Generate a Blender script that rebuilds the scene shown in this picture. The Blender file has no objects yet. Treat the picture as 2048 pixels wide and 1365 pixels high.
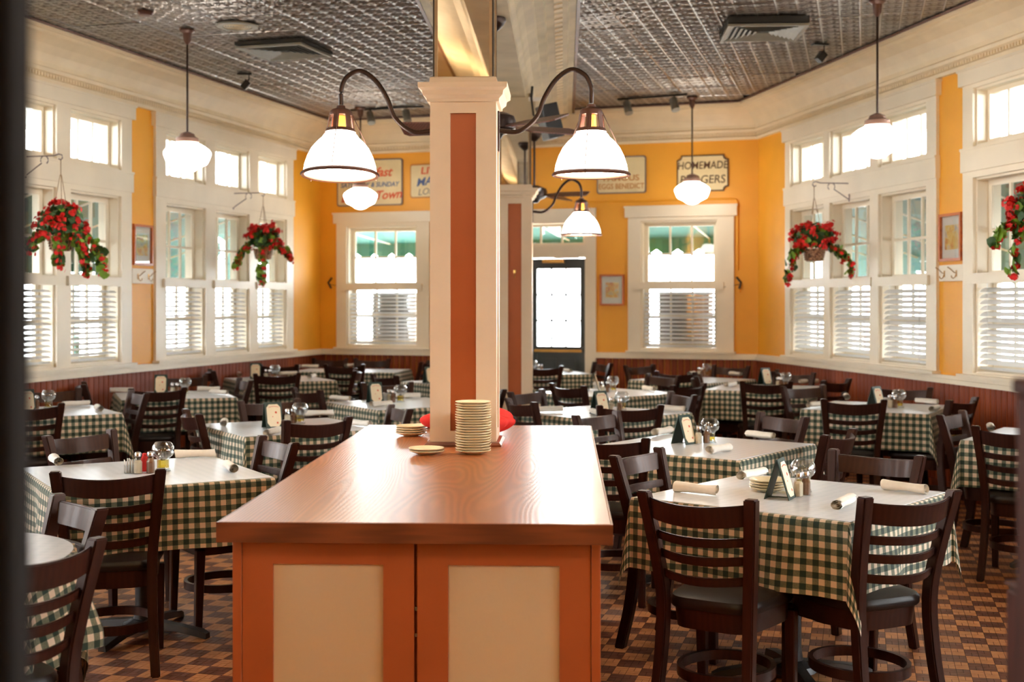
import bpy, bmesh, math, random
from mathutils import Vector, Matrix
random.seed(7)
PI = math.pi
# ------------------------------------------------------------------ camera, world, lights, exposure
F_PX, HOR, EYE = 2600.0, 603.0, 1.55
sc = bpy.context.scene
COL = sc.collection
cam_d = bpy.data.cameras.new('camera')
cam = bpy.data.objects.new('camera', cam_d)
COL.objects.link(cam)
cam.location = (0, 0, EYE)
cam.rotation_euler = (PI / 2, 0, 0)
cam_d.sensor_width = 36
cam_d.lens = 36 * F_PX / 2048
cam_d.shift_y = -(682.5 - HOR) / 2048
cam_d.clip_start = 0.05
cam_d.dof.use_dof = True
cam_d.dof.focus_distance = 5.4
cam_d.dof.aperture_fstop = 3.2
sc.camera = cam
sc.view_settings.view_transform = 'Standard'
sc.view_settings.look = 'None'
sc.view_settings.gamma = 1.0
sc.view_settings.use_curve_mapping = False
sc.view_settings.exposure = 0.62
sc.cycles.use_denoising = True
sc.cycles.max_bounces = 8
sc.cycles.diffuse_bounces = 4
sc.cycles.glossy_bounces = 4
sc.cycles.transparent_max_bounces = 16
sc.cycles.caustics_reflective = False
sc.cycles.caustics_refractive = False
sc.cycles.sample_clamp_indirect = 6.0
world = bpy.data.worlds.new('overcast_sky')
sc.world = world
world.use_nodes = True
wn = world.node_tree
wn.nodes['Background'].inputs['Color'].default_value = (0.93, 0.97, 1.0, 1)
wn.nodes['Background'].inputs['Strength'].default_value = 24.0
SHADE_EMIT = 9.0


def point_light(loc, power, color=(1, .72, .42), size=.12, name='warm_fill_light'):
    l = bpy.data.lights.new(name, 'POINT')
    l.energy = power
    l.color = color
    l.shadow_soft_size = size
    o = bpy.data.objects.new(name, l)
    o.location = loc
    COL.objects.link(o)
    return o


# warm fill lights added overhead out of view, without lamp bodies
point_light((-1.3, 1.0, 3.2), 50)
point_light((1.5, 1.2, 3.2), 50)
point_light((0.9, 2.9, 3.3), 26)


# ------------------------------------------------------------------ materials
def lin(c):
    return tuple(((v / 255) / 12.92 if v / 255 <= .04045 else ((v / 255 + .055) / 1.055) ** 2.4) for v in c) + (1,)


def new_mat(name):
    m = bpy.data.materials.new(name)
    m.use_nodes = True
    nt = m.node_tree
    return m, nt, nt.nodes['Principled BSDF']


def N(nt, typ, **kw):
    n = nt.nodes.new(typ)
    for k, v in kw.items():
        setattr(n, k, v)
    return n


def ramp(nt, stops):
    r = nt.nodes.new('ShaderNodeValToRGB')
    e = r.color_ramp.elements
    e[0].position, e[0].color = stops[0]
    e[1].position, e[1].color = stops[-1]
    for p, c in stops[1:-1]:
        q = e.new(p)
        q.color = c
    return r


def mix(nt, a, b, fac, blend='MIX'):
    m = nt.nodes.new('ShaderNodeMix')
    m.data_type = 'RGBA'
    m.blend_type = blend
    for s, v in ((0, fac), (6, a), (7, b)):
        if hasattr(v, 'links') or isinstance(v, bpy.types.NodeSocket):
            nt.links.new(v, m.inputs[s])
        else:
            m.inputs[s].default_value = v
    return m.outputs[2]


def coords(nt, kind='Object', scale=(1, 1, 1), rot=(0, 0, 0)):
    tc = N(nt, 'ShaderNodeTexCoord')
    mp = N(nt, 'ShaderNodeMapping')
    mp.inputs['Scale'].default_value = scale
    mp.inputs['Rotation'].default_value = rot
    nt.links.new(tc.outputs[kind], mp.inputs['Vector'])
    return mp.outputs[0]


def bump(nt, bsdf, h, strength=.2, dist=.002):
    b = N(nt, 'ShaderNodeBump')
    b.inputs['Strength'].default_value = strength
    b.inputs['Distance'].default_value = dist
    nt.links.new(h, b.inputs['Height'])
    nt.links.new(b.outputs[0], bsdf.inputs['Normal'])


def paint(name, rgb, rough=.5, var=.06, scale=6, metal=0, bumps=.12, spec=.5, coat=0):
    m, nt, b = new_mat(name)
    n = N(nt, 'ShaderNodeTexNoise')
    n.inputs['Scale'].default_value = scale
    n.inputs['Detail'].default_value = 4
    nt.links.new(coords(nt), n.inputs['Vector'])
    c = lin(rgb)
    r = ramp(nt, [(.3, tuple(v * (1 - var) for v in c[:3]) + (1,)), (.7, tuple(min(1, v * (1 + var)) for v in c[:3]) + (1,))])
    nt.links.new(n.outputs['Fac'], r.inputs[0])
    nt.links.new(r.outputs[0], b.inputs['Base Color'])
    b.inputs['Roughness'].default_value = rough
    b.inputs['Metallic'].default_value = metal
    b.inputs['Specular IOR Level'].default_value = spec
    b.inputs['Coat Weight'].default_value = coat
    b.inputs['Coat Roughness'].default_value = .15
    if bumps:
        n2 = N(nt, 'ShaderNodeTexNoise')
        n2.inputs['Scale'].default_value = 90
        nt.links.new(coords(nt), n2.inputs['Vector'])
        bump(nt, b, n2.outputs['Fac'], bumps, .001)
    return m


def wood(name, a, bcol, rough=.35, scale=(1, 1, 1), coat=.3, bstr=.15, rings=6.0, rot=(0, 0, 0), dist=6):
    m, nt, b = new_mat(name)
    v = coords(nt, 'Object', scale, rot)
    w = N(nt, 'ShaderNodeTexWave')
    w.wave_type = 'BANDS'
    w.bands_direction = 'X'
    w.inputs['Scale'].default_value = rings
    w.inputs['Distortion'].default_value = dist
    w.inputs['Detail'].default_value = 3
    w.inputs['Detail Scale'].default_value = 1.2
    nt.links.new(v, w.inputs['Vector'])
    n = N(nt, 'ShaderNodeTexNoise')
    n.inputs['Scale'].default_value = 14
    n.inputs['Detail'].default_value = 6
    nt.links.new(v, n.inputs['Vector'])
    f = mix(nt, w.outputs['Color'], n.outputs['Color'], .4)
    r = ramp(nt, [(.2, lin(a)), (.8, lin(bcol))])
    nt.links.new(f, r.inputs[0])
    nt.links.new(r.outputs[0], b.inputs['Base Color'])
    b.inputs['Roughness'].default_value = rough
    b.inputs['Coat Weight'].default_value = coat
    b.inputs['Coat Roughness'].default_value = .12
    bump(nt, b, f, bstr, .002)
    return m


def emit(name, rgb, strength):
    m, nt, b = new_mat(name)
    b.inputs['Base Color'].default_value = lin(rgb)
    b.inputs['Emission Color'].default_value = lin(rgb)
    b.inputs['Emission Strength'].default_value = strength
    b.inputs['Roughness'].default_value = .3
    return m


def clear(name, tint=(1, 1, 1), refl=.07, edge=.5):
    m = bpy.data.materials.new(name)
    m.use_nodes = True
    nt = m.node_tree
    nt.nodes.remove(nt.nodes['Principled BSDF'])
    out = nt.nodes['Material Output']
    t = N(nt, 'ShaderNodeBsdfTransparent')
    t.inputs[0].default_value = tint + (1,)
    g = N(nt, 'ShaderNodeBsdfGlossy')
    g.inputs['Roughness'].default_value = .02
    lw = N(nt, 'ShaderNodeLayerWeight')
    lw.inputs[0].default_value = .25
    ma = N(nt, 'ShaderNodeMath', operation='MULTIPLY_ADD')
    ma.inputs[1].default_value = edge
    ma.inputs[2].default_value = refl
    nt.links.new(lw.outputs['Facing'], ma.inputs[0])
    mx = N(nt, 'ShaderNodeMixShader')
    nt.links.new(ma.outputs[0], mx.inputs[0])
    nt.links.new(t.outputs[0], mx.inputs[1])
    nt.links.new(g.outputs[0], mx.inputs[2])
    nt.links.new(mx.outputs[0], out.inputs[0])
    return m


def gingham(name, faint=False, cell=.0235):
    m, nt, b = new_mat(name)
    uv = N(nt, 'ShaderNodeUVMap')
    sep = N(nt, 'ShaderNodeSeparateXYZ')
    nt.links.new(uv.outputs[0], sep.inputs[0])
    st = []
    for k in (0, 1):
        d = N(nt, 'ShaderNodeMath', operation='MULTIPLY')
        d.inputs[1].default_value = 1 / (2 * cell)
        nt.links.new(sep.outputs[k], d.inputs[0])
        fr = N(nt, 'ShaderNodeMath', operation='FRACT')
        nt.links.new(d.outputs[0], fr.inputs[0])
        g = N(nt, 'ShaderNodeMath', operation='GREATER_THAN')
        g.inputs[1].default_value = .5
        nt.links.new(fr.outputs[0], g.inputs[0])
        st.append(g.outputs[0])
    ad = N(nt, 'ShaderNodeMath', operation='ADD')
    nt.links.new(st[0], ad.inputs[0])
    nt.links.new(st[1], ad.inputs[1])
    hf = N(nt, 'ShaderNodeMath', operation='MULTIPLY')
    hf.inputs[1].default_value = .5
    nt.links.new(ad.outputs[0], hf.inputs[0])
    # woven fleck in the half tone squares
    vor = N(nt, 'ShaderNodeTexVoronoi')
    vor.inputs['Scale'].default_value = 170
    nt.links.new(uv.outputs[0], vor.inputs['Vector'])
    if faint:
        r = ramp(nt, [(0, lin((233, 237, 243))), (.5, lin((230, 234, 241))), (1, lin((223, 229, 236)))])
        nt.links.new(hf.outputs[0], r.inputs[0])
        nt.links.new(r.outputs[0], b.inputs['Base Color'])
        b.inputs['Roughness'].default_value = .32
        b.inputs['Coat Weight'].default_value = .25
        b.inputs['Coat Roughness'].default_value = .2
    else:
        r = ramp(nt, [(0, lin((226, 206, 182))), (.5, lin((96, 108, 90))), (1, lin((26, 52, 43)))])
        r.color_ramp.interpolation = 'CONSTANT'
        r.color_ramp.elements[1].position = .25
        r.color_ramp.elements[2].position = .75
        nt.links.new(hf.outputs[0], r.inputs[0])
        f2 = N(nt, 'ShaderNodeMath', operation='MULTIPLY')
        nt.links.new(vor.outputs['Distance'], f2.inputs[0])
        f2.inputs[1].default_value = .5
        c = mix(nt, r.outputs[0], lin((150, 142, 115)), f2.outputs[0])
        is_half = N(nt, 'ShaderNodeMath', operation='COMPARE')
        is_half.inputs[1].default_value = .5
        is_half.inputs[2].default_value = .1
        nt.links.new(hf.outputs[0], is_half.inputs[0])
        c2 = mix(nt, r.outputs[0], c, is_half.outputs[0])
        nt.links.new(c2, b.inputs['Base Color'])
        b.inputs['Roughness'].default_value = .8
        b.inputs['Sheen Weight'].default_value = .15
        bump(nt, b, vor.outputs['Distance'], .25, .001)
    return m


M = {}
M['yellow'] = paint('wall_paint_amber', (236, 164, 42), .5, .05, 2.5, bumps=.3)
M['pendantmetal'] = paint('dull_brown_lamp_metal', (140, 108, 94), .45, .1, 8, metal=.2)
M['cream'] = paint('cream_gloss_paint', (241, 228, 205), .42, .04, 3)
M['columncream'] = paint('cream_column_paint', (222, 200, 172), .42, .04, 3)
M['crown'] = paint('cream_plaster_moulding', (240, 222, 190), .5, .05, 5, bumps=.3)
M['plaster'] = paint('aged_plaster_beam', (205, 190, 160), .55, .14, 3.5, bumps=.6)
M['orange'] = paint('burnt_orange_paint', (168, 84, 42), .38, .05, 3, bumps=.25)
M['panelcream'] = paint('beige_panel_paint', (205, 175, 138), .5, .03, 2)
M['dark'] = paint('dark_bronze', (52, 36, 30), .35, .1, 8, metal=.6)
M['bronze'] = paint('brown_bronze', (98, 66, 54), .4, .12, 8, metal=.35)
M['black'] = paint('black_plastic', (24, 22, 24), .35, .1, 8)
M['blackvinyl'] = paint('black_vinyl', (30, 20, 17), .4, .12, 12, bumps=.2, spec=.3)
M['iron'] = paint('black_iron', (26, 23, 23), .42, .12, 9)
M['white'] = paint('white_paint', (236, 233, 228), .45, .03, 3)
M['blind'] = paint('white_blind_slat', (240, 238, 236), .5, .02, 3, bumps=0)
M['blind'].node_tree.nodes['Principled BSDF'].inputs['Transmission Weight'].default_value = 0.0
_nt = M['blind'].node_tree
_tl = _nt.nodes.new('ShaderNodeBsdfTranslucent')
_tl.inputs[0].default_value = (.9, .9, .9, 1)
_mx = _nt.nodes.new('ShaderNodeMixShader')
_mx.inputs[0].default_value = .6
_nt.links.new(_nt.nodes['Principled BSDF'].outputs[0], _mx.inputs[1])
_nt.links.new(_tl.outputs[0], _mx.inputs[2])
_nt.links.new(_mx.outputs[0], _nt.nodes['Material Output'].inputs[0])
M['napkin'] = paint('cream_linen', (246, 240, 230), .9, .05, 30, bumps=.5)
M['plate'] = paint('cream_glazed_plate', (238, 224, 188), .16, .02, 4, bumps=0)
M['red'] = paint('red_cloth', (205, 40, 32), .85, .12, 9, bumps=.5)
M['teal'] = paint('teal_awning_canvas', (16, 84, 78), .8, .2, 2)
M['tealboard'] = paint('dark_teal_soffit_paint', (52, 104, 104), .7, .12, 2)
M['ground'] = paint('pale_street_paving', (215, 214, 210), .9, .06, 1)
M['street'] = paint('pale_building_wall', (226, 214, 196), .9, .08, 1)
M['steel'] = paint('steel_cap', (190, 190, 192), .25, .05, 9, metal=1, bumps=0)
M['salt'] = paint('salt_grains', (228, 214, 186), .9, .06, 60)
M['pepper'] = paint('pepper_grains', (128, 88, 60), .9, .2, 90)
M['menucover'] = paint('dark_green_leatherette', (22, 48, 38), .45, .1, 20)
M['card'] = paint('cream_menu_card', (240, 222, 190), .6, .03, 8, bumps=0)
M['print'] = paint('red_print', (214, 84, 50), .7, .05, 8, bumps=0)
M['printred'] = paint('sign_red_paint', (216, 88, 46), .6, .05, 8, bumps=0)
M['printblue'] = paint('sign_blue_paint', (72, 92, 140), .6, .05, 8, bumps=0)
M['printbrown'] = paint('sign_brown_paint', (86, 52, 22), .6, .05, 8, bumps=0)
M['printtan'] = paint('sign_tan_paint', (190, 120, 50), .6, .05, 8, bumps=0)
M['signboard'] = paint('cream_sign_board', (228, 208, 160), .5, .05, 5)
M['signedge'] = paint('grey_sign_edge', (120, 100, 100), .6, .05, 8)
M['framewood'] = wood('orange_frame_wood', (170, 78, 24), (206, 108, 40), .35, (3, 3, 3))
M['doorgreen'] = paint('dark_green_door_paint', (42, 48, 46), .4, .08, 4)
M['brass'] = paint('brass', (176, 132, 70), .3, .1, 8, metal=.9)
M['gilt'] = paint('dull_gilt_trim', (150, 128, 100), .45, .15, 12, metal=.3)
M['grey'] = paint('grey_board', (120, 112, 108), .7, .05, 3)
M['chrome'] = paint('grey_vent_metal', (138, 134, 124), .5, .1, 8, metal=.2)
M['ventdark'] = paint('dark_vent_throat', (36, 32, 28), .7, .1, 8)
M['leafA'] = paint('deep_green_leaf', (46, 82, 30), .55, .25, 14)
M['leafB'] = paint('bright_green_leaf', (120, 160, 50), .55, .2, 14)
M['petal'] = paint('scarlet_petal', (222, 28, 26), .6, .18, 20)
M['stem'] = paint('green_stem', (74, 100, 40), .6, .1, 9)
M['rope'] = paint('tan_cord', (168, 138, 98), .8, .1, 30)
M['wicker'] = wood('wicker', (92, 54, 32), (196, 150, 112), .6, (1, 1, 1), 0, .6, 14, dist=10)
M['bracket'] = paint('grey_iron_bracket', (128, 112, 116), .45, .1, 8, metal=.4)
M['chair'] = wood('espresso_chair_wood', (40, 20, 16), (49, 25, 19), .36, (2.5, 2.5, .7), .06, .04, 5)
M['chair'].node_tree.nodes['Principled BSDF'].inputs['Specular IOR Level'].default_value = .3
M['chair'].node_tree.nodes['Principled BSDF'].inputs['Specular Tint'].default_value = (1, .72, .62, 1)
M['counter'] = None
M['beadA'] = wood('mahogany_beadboard', (112, 46, 20), (152, 68, 32), .5, (4, 4, .5), .0, .12, 3)
M['beadB'] = wood('red_mahogany_beadboard', (122, 52, 22), (166, 78, 36), .5, (4, 4, .5), .0, .12, 3)
for _k in ('beadA', 'beadB'):
    M[_k].node_tree.nodes['Principled BSDF'].inputs['Specular IOR Level'].default_value = .25
M['fanwood'] = wood('brown_fan_blade', (88, 52, 44), (118, 74, 60), .45, (3, 3, 3), .1, .05)
M['postwood'] = wood('dark_red_post_wood', (44, 22, 18), (66, 32, 25), .6, (3, 3, .6), .0, .1)
M['postwood'].node_tree.nodes['Principled BSDF'].inputs['Specular IOR Level'].default_value = .15
M['matteblack'] = paint('matte_dark_brown', (26, 22, 21), .85, .1, 8, spec=.15)
M['glass'] = clear('window_glass', (.97, .99, .99), .05, .35)
M['jar'] = clear('clear_jar_glass', (.93, .95, .96), .07, .75)
M['oil'] = clear('yellow_lamp_oil', (.92, .78, .22), .06, .3)
M['shade'] = emit('opal_shade_glass', (255, 246, 232), SHADE_EMIT)
M['bulbglow'] = emit('warm_lamp_throat', (255, 150, 50), 3.0)
M['cloth'] = gingham('green_gingham')
M['topper'] = gingham('translucent_top_sheet', True)
m, nt, b = new_mat('mirror')
b.inputs['Base Color'].default_value = (.8, .78, .74, 1)
b.inputs['Metallic'].default_value = 1
b.inputs['Roughness'].default_value = .02
M['mirror'] = m
# glossy oak veneer worktop, figured cathedral grain
m, nt, b = new_mat('glossy_oak_worktop')
v = coords(nt, 'Object', (1, .16, 1))
n0 = N(nt, 'ShaderNodeTexNoise')
n0.inputs['Scale'].default_value = 2.0
n0.inputs['Detail'].default_value = 1.5
n0.inputs['Roughness'].default_value = .4
nt.links.new(v, n0.inputs['Vector'])
mm = N(nt, 'ShaderNodeMath', operation='MULTIPLY')
mm.inputs[1].default_value = 560
nt.links.new(n0.outputs['Fac'], mm.inputs[0])
si = N(nt, 'ShaderNodeMath', operation='SINE')
nt.links.new(mm.outputs[0], si.inputs[0])
n1 = N(nt, 'ShaderNodeTexNoise')
n1.inputs['Scale'].default_value = 60
n1.inputs['Detail'].default_value = 4
nt.links.new(v, n1.inputs['Vector'])
f = mix(nt, si.outputs[0], n1.outputs['Color'], .7)
r = ramp(nt, [(.1, lin((150, 80, 38))), (.9, lin((188, 112, 58)))])
nt.links.new(f, r.inputs[0])
nt.links.new(r.outputs[0], b.inputs['Base Color'])
b.inputs['Roughness'].default_value = .3
b.inputs['Coat Weight'].default_value = .6
b.inputs['Coat Roughness'].default_value = .3
bump(nt, b, f, .28, .0015)
M['counter'] = m
M['counteredge'] = wood('brown_worktop_edge', (98, 48, 26), (124, 64, 36), .35, (.3, 6, 8), .3, .1, 3)
# pressed tin
m, nt, b = new_mat('pressed_tin')
tc = N(nt, 'ShaderNodeTexCoord')
geo = N(nt, 'ShaderNodeNewGeometry')
n = N(nt, 'ShaderNodeTexNoise')
n.inputs['Scale'].default_value = 1.4
n.inputs['Detail'].default_value = 6
nt.links.new(geo.outputs['Position'], n.inputs['Vector'])
r = ramp(nt, [(.3, lin((186, 172, 158))), (.55, lin((206, 201, 198))), (.75, lin((216, 216, 220)))])
nt.links.new(n.outputs['Fac'], r.inputs[0])
_at = N(nt, 'ShaderNodeAttribute', attribute_name='slope_tone')
nt.links.new(mix(nt, r.outputs[0], lin((120, 110, 102)), _at.outputs['Fac']), b.inputs['Base Color'])  # base colour goes darker where the embossing is steep
b.inputs['Metallic'].default_value = .72
n2 = N(nt, 'ShaderNodeTexNoise')
n2.inputs['Scale'].default_value = 8
nt.links.new(geo.outputs['Position'], n2.inputs['Vector'])
r2 = ramp(nt, [(.3, (.30, .30, .30, 1)), (.8, (.42, .42, .42, 1))])
nt.links.new(n2.outputs['Fac'], r2.inputs[0])
nt.links.new(r2.outputs[0], b.inputs['Roughness'])
bump(nt, b, n2.outputs['Fac'], .15, .006)
M['tin'] = m


def tile_mat(name, a, c):
    m, nt, b = new_mat(name)
    geo = N(nt, 'ShaderNodeNewGeometry')
    n = N(nt, 'ShaderNodeTexNoise')
    n.inputs['Scale'].default_value = 22
    n.inputs['Detail'].default_value = 3
    nt.links.new(geo.outputs['Position'], n.inputs['Vector'])
    r = ramp(nt, [(.3, lin(a)), (.7, lin(c))])
    nt.links.new(n.outputs['Fac'], r.inputs[0])
    nt.links.new(r.outputs[0], b.inputs['Base Color'])
    b.inputs['Roughness'].default_value = .38
    return m


M['tileL'] = tile_mat('tan_floor_tile', (190, 126, 76), (212, 148, 94))
M['tileD'] = tile_mat('brown_floor_tile', (98, 54, 38), (120, 70, 50))
M['grout'] = paint('dark_grout', (42, 26, 20), .7, .1, 9)


# ------------------------------------------------------------------ mesh helpers
class MB:
    def __init__(s):
        s.v, s.f, s.uv = [], [], None

    def add(s, vs, fs):
        k = len(s.v)
        s.v += [tuple(p) for p in vs]
        s.f += [tuple(i + k for i in f) for f in fs]
        return s

    def box(s, x0, x1, y0, y1, z0, z1):
        return s.add([(x, y, z) for z in (z0, z1) for y in (y0, y1) for x in (x0, x1)],
                     [(0, 2, 3, 1), (4, 5, 7, 6), (0, 1, 5, 4), (2, 6, 7, 3), (0, 4, 6, 2), (1, 3, 7, 5)])

    def fbox(s, F, u0, u1, d0, d1, z0, z1):
        return s.add([F(u, d, z) for z in (z0, z1) for d in (d0, d1) for u in (u0, u1)],
                     [(0, 2, 3, 1), (4, 5, 7, 6), (0, 1, 5, 4), (2, 6, 7, 3), (0, 4, 6, 2), (1, 3, 7, 5)])

    def lathe(s, prof, n=24, c=(0, 0, 0), cap=False):
        k = len(s.v)
        for r, z in prof:
            for i in range(n):
                a = 2 * PI * i / n
                s.v.append((c[0] + r * math.cos(a), c[1] + r * math.sin(a), c[2] + z))
        for j in range(len(prof) - 1):
            for i in range(n):
                a, b2 = k + j * n + i, k + j * n + (i + 1) % n
                s.f.append((a, b2, b2 + n, a + n))
        if cap:
            s.f.append(tuple(k + i for i in range(n))[::-1])
            s.f.append(tuple(k + (len(prof) - 1) * n + i for i in range(n)))
        return s

    def tube(s, pts, r, n=8, cap=True):
        """round tube along points; r may be a list"""
        P = [Vector(p) for p in pts]
        k = len(s.v)
        up = Vector((0, 0, 1))
        for i, p in enumerate(P):
            t = (P[min(i + 1, len(P) - 1)] - P[max(i - 1, 0)]).normalized()
            a = t.cross(up)
            if a.length < .05:
                a = t.cross(Vector((1, 0, 0)))
            a.normalize()
            b2 = t.cross(a)
            rr = r[i] if isinstance(r, (list, tuple)) else r
            for j in range(n):
                w = 2 * PI * j / n
                s.v.append(tuple(p + a * rr * math.cos(w) + b2 * rr * math.sin(w)))
        for i in range(len(P) - 1):
            for j in range(n):
                a, b2 = k + i * n + j, k + i * n + (j + 1) % n
                s.f.append((a, b2, b2 + n, a + n))
        if cap:
            s.f.append(tuple(k + j for j in range(n))[::-1])
            s.f.append(tuple(k + (len(P) - 1) * n + j for j in range(n)))
        return s

    def rings(s, rs, closed=False, cap=True):
        """loft of rings (lists of equal length)"""
        k, n = len(s.v), len(rs[0])
        for r in rs:
            s.v += [tuple(p) for p in r]
        m = len(rs)
        for i in range(m if closed else m - 1):
            for j in range(n):
                a, b2 = k + i * n + j, k + i * n + (j + 1) % n
                c, d = k + ((i + 1) % m) * n + j, k + ((i + 1) % m) * n + (j + 1) % n
                s.f.append((a, b2, d, c))
        if cap and not closed:
            s.f.append(tuple(k + j for j in range(n))[::-1])
            s.f.append(tuple(k + (m - 1) * n + j for j in range(n)))
        return s

    def mesh(s, name, mat, smooth=False, bevel=0, seg=1):
        me = bpy.data.meshes.new(name)
        me.from_pydata(s.v, [], s.f)
        bm = bmesh.new()
        bm.from_mesh(me)
        bmesh.ops.recalc_face_normals(bm, faces=bm.faces)
        if bevel:
            ed = [e for e in bm.edges if len(e.link_faces) == 2 and e.calc_face_angle(0) > .6]
            bmesh.ops.bevel(bm, geom=ed, offset=bevel, segments=seg, affect='EDGES', clamp_overlap=True)
        bm.to_mesh(me)
        bm.free()
        if smooth:
            for p in me.polygons:
                p.use_smooth = True
            try:
                me.set_sharp_from_angle(angle=.7)
            except Exception:
                pass
        me.materials.append(mat if not isinstance(mat, str) else M[mat])
        return me


def link(name, me, parent=None, loc=None, rz=None):
    o = bpy.data.objects.new(name, me)
    COL.objects.link(o)
    if parent:
        o.parent = parent
    if loc is not None:
        o.location = loc
    if rz is not None:
        o.rotation_euler = (0, 0, rz)
    return o


def part(name, mb, mat, parent, smooth=False, bevel=0, seg=1, loc=None, rz=None, label=None):
    o = link(name, mb.mesh(name, mat, smooth, bevel, seg), parent, loc, rz)
    if label:
        o['label'] = label
    return o


def tag(o, label, cat, group=None):
    o['label'] = label
    o['category'] = cat
    if group:
        o['group'] = group
    return o


def thing(name, label, cat, loc=(0, 0, 0), rz=0, group=None):
    return tag(link(name, None, None, loc, rz), label, cat, group)


def struct(name, mb, mat, parent=None, **kw):
    o = part(name, mb, mat, parent, **kw)
    if not parent:
        o['kind'] = 'structure'
    return o


def semp(name, loc=(0, 0, 0), rz=0):
    o = link(name, None, None, loc, rz)
    o['kind'] = 'structure'
    return o


def copy_tree(o, parent=None):
    c = o.copy()
    COL.objects.link(c)
    if parent:
        c.parent = parent
    for ch in o.children:
        copy_tree(ch, c)
    return c


def at(x, y, z):
    """world X, Y of the point of height z seen at picture position x, y"""
    s = (y - HOR) / (EYE - z)
    return (x - 1024) / s, F_PX / s


def curve_pts(ctrl, n=6):
    """Catmull-Rom through control points"""
    P = [Vector(p) for p in ctrl]
    P = [P[0] * 2 - P[1]] + P + [P[-1] * 2 - P[-2]]
    out = []
    for i in range(1, len(P) - 2):
        for k in range(n):
            t = k / n
            a, b2, c, d = P[i - 1], P[i], P[i + 1], P[i + 2]
            out.append(.5 * ((2 * b2) + (c - a) * t + (2 * a - 5 * b2 + 4 * c - d) * t * t + (3 * b2 - a - 3 * c + d) * t ** 3))
    out.append(P[-2])
    return out


# ------------------------------------------------------------------ the room shell
CEIL = 3.75
RAIL = .93
CB = 3.355


class Frame:
    def __init__(s, O, D, Nn):
        s.O, s.D, s.N = Vector(O), Vector(D).normalized(), Vector(Nn).normalized()

    def __call__(s, u, d, z):
        p = s.O + s.D * u + s.N * d
        return (p.x, p.y, z)


FL = Frame((-2.379, 16.15), (-.2621, -.9650), (.9650, -.2621))
FR = Frame((2.745, 14.48), (.1805, -.9836), (-.9836, -.1805))
FB = Frame((-2.379, 16.15), (.9508, -.3099), (-.3099, -.9508))
WL, WR, WB = 19.5, 17.5, 5.389     # wall lengths
LG = [(1.03, 1.77), (1.98, 2.75), (2.96, 3.74)]          # left wall openings of the far group
RG = [(.96, 1.80), (1.94, 2.80), (2.97, 3.83)]
LEFT_GROUPS = [(.85, 3.93, LG), (4.35, 7.45, [(4.52, 5.30), (5.50, 6.28), (6.48, 7.26)]),
               (7.86, 10.96, [(8.03, 8.81), (9.01, 9.79), (9.99, 10.77)]),
               (11.6, 14.7, [(11.8, 12.5), (12.8, 13.5), (13.8, 14.5)])]
RIGHT_GROUPS = [(.83, 4.0, RG), (4.41, 7.6, [(4.56, 5.42), (5.57, 6.43), (6.60, 7.45)]),
                (8.0, 11.2, [(8.15, 9.0), (9.15, 10.0), (10.15, 11.0)]),
                (11.6, 14.8, [(11.8, 12.6), (12.8, 13.6), (13.8, 14.6)])]
BACK_WIN = [(.23, 1.46, [(.365, 1.30)]), (3.91, 5.12, [(4.06, 4.94)])]
DOOR = (1.90, 3.53)

for nm, F, L, groups in (('wall_left', FL, WL, LEFT_GROUPS), ('wall_right', FR, WR, RIGHT_GROUPS)):
    mb = MB()
    mb.fbox(F, -.2 if nm == 'wall_left' else -.2, L, -.2, 0, 0, 1.0)
    mb.fbox(F, -.2, L, -.2, 0, 3.19, CEIL + .1)
    u = -.2
    for g0, g1, ops in groups:
        mb.fbox(F, u, ops[0][0], -.2, 0, 1.0, 3.19)
        for a, c in zip(ops[:-1], ops[1:]):
            mb.fbox(F, a[1], c[0], -.2, 0, 1.0, 3.19)
        for a in ops:
            mb.fbox(F, a[0], a[1], -.2, 0, 2.50, 2.74)
        u = ops[-1][1]
    mb.fbox(F, u, L, -.2, 0, 1.0, 3.19)
    W = struct(nm, mb, 'yellow')
    globals()[nm] = W
mb = MB()
mb.fbox(FB, 0, DOOR[0] + .1, -.2, 0, 0, 1.0)
mb.fbox(FB, DOOR[1] - .1, WB, -.2, 0, 0, 1.0)
mb.fbox(FB, 0, WB, -.2, 0, 2.47, CEIL + .1)
for a, c in ((0, .365), (1.30, DOOR[0] + .1), (DOOR[1] - .1, 4.06), (4.94, WB)):
    mb.fbox(FB, a, c, -.2, 0, 1.0, 2.47)
wall_back = struct('wall_back', mb, 'yellow')
mb = MB()
pL, pR = FL(WL, 0, 0), FR(WR, 0, 0)
mb.box(pL[0] - .3, pR[0] + .3, -3.3, -3.1, 0, CEIL + .1)
struct('wall_rear', mb, 'yellow')

# wainscot boards: one per picture-visible plank
def board_mesh(wd, h, mat):
    mb = MB()
    prof = [(0, 0), (.005, .010), (wd * .5 - .003, .011), (wd * .5, .0095), (wd * .5 + .003, .011), (wd - .009, .010), (wd - .005, 0)]
    rs = [[(x, y, z) for x, y in prof] for z in (0, h)]
    mb.rings(rs)
    return mb.mesh('wainscot_board', mat)


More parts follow.
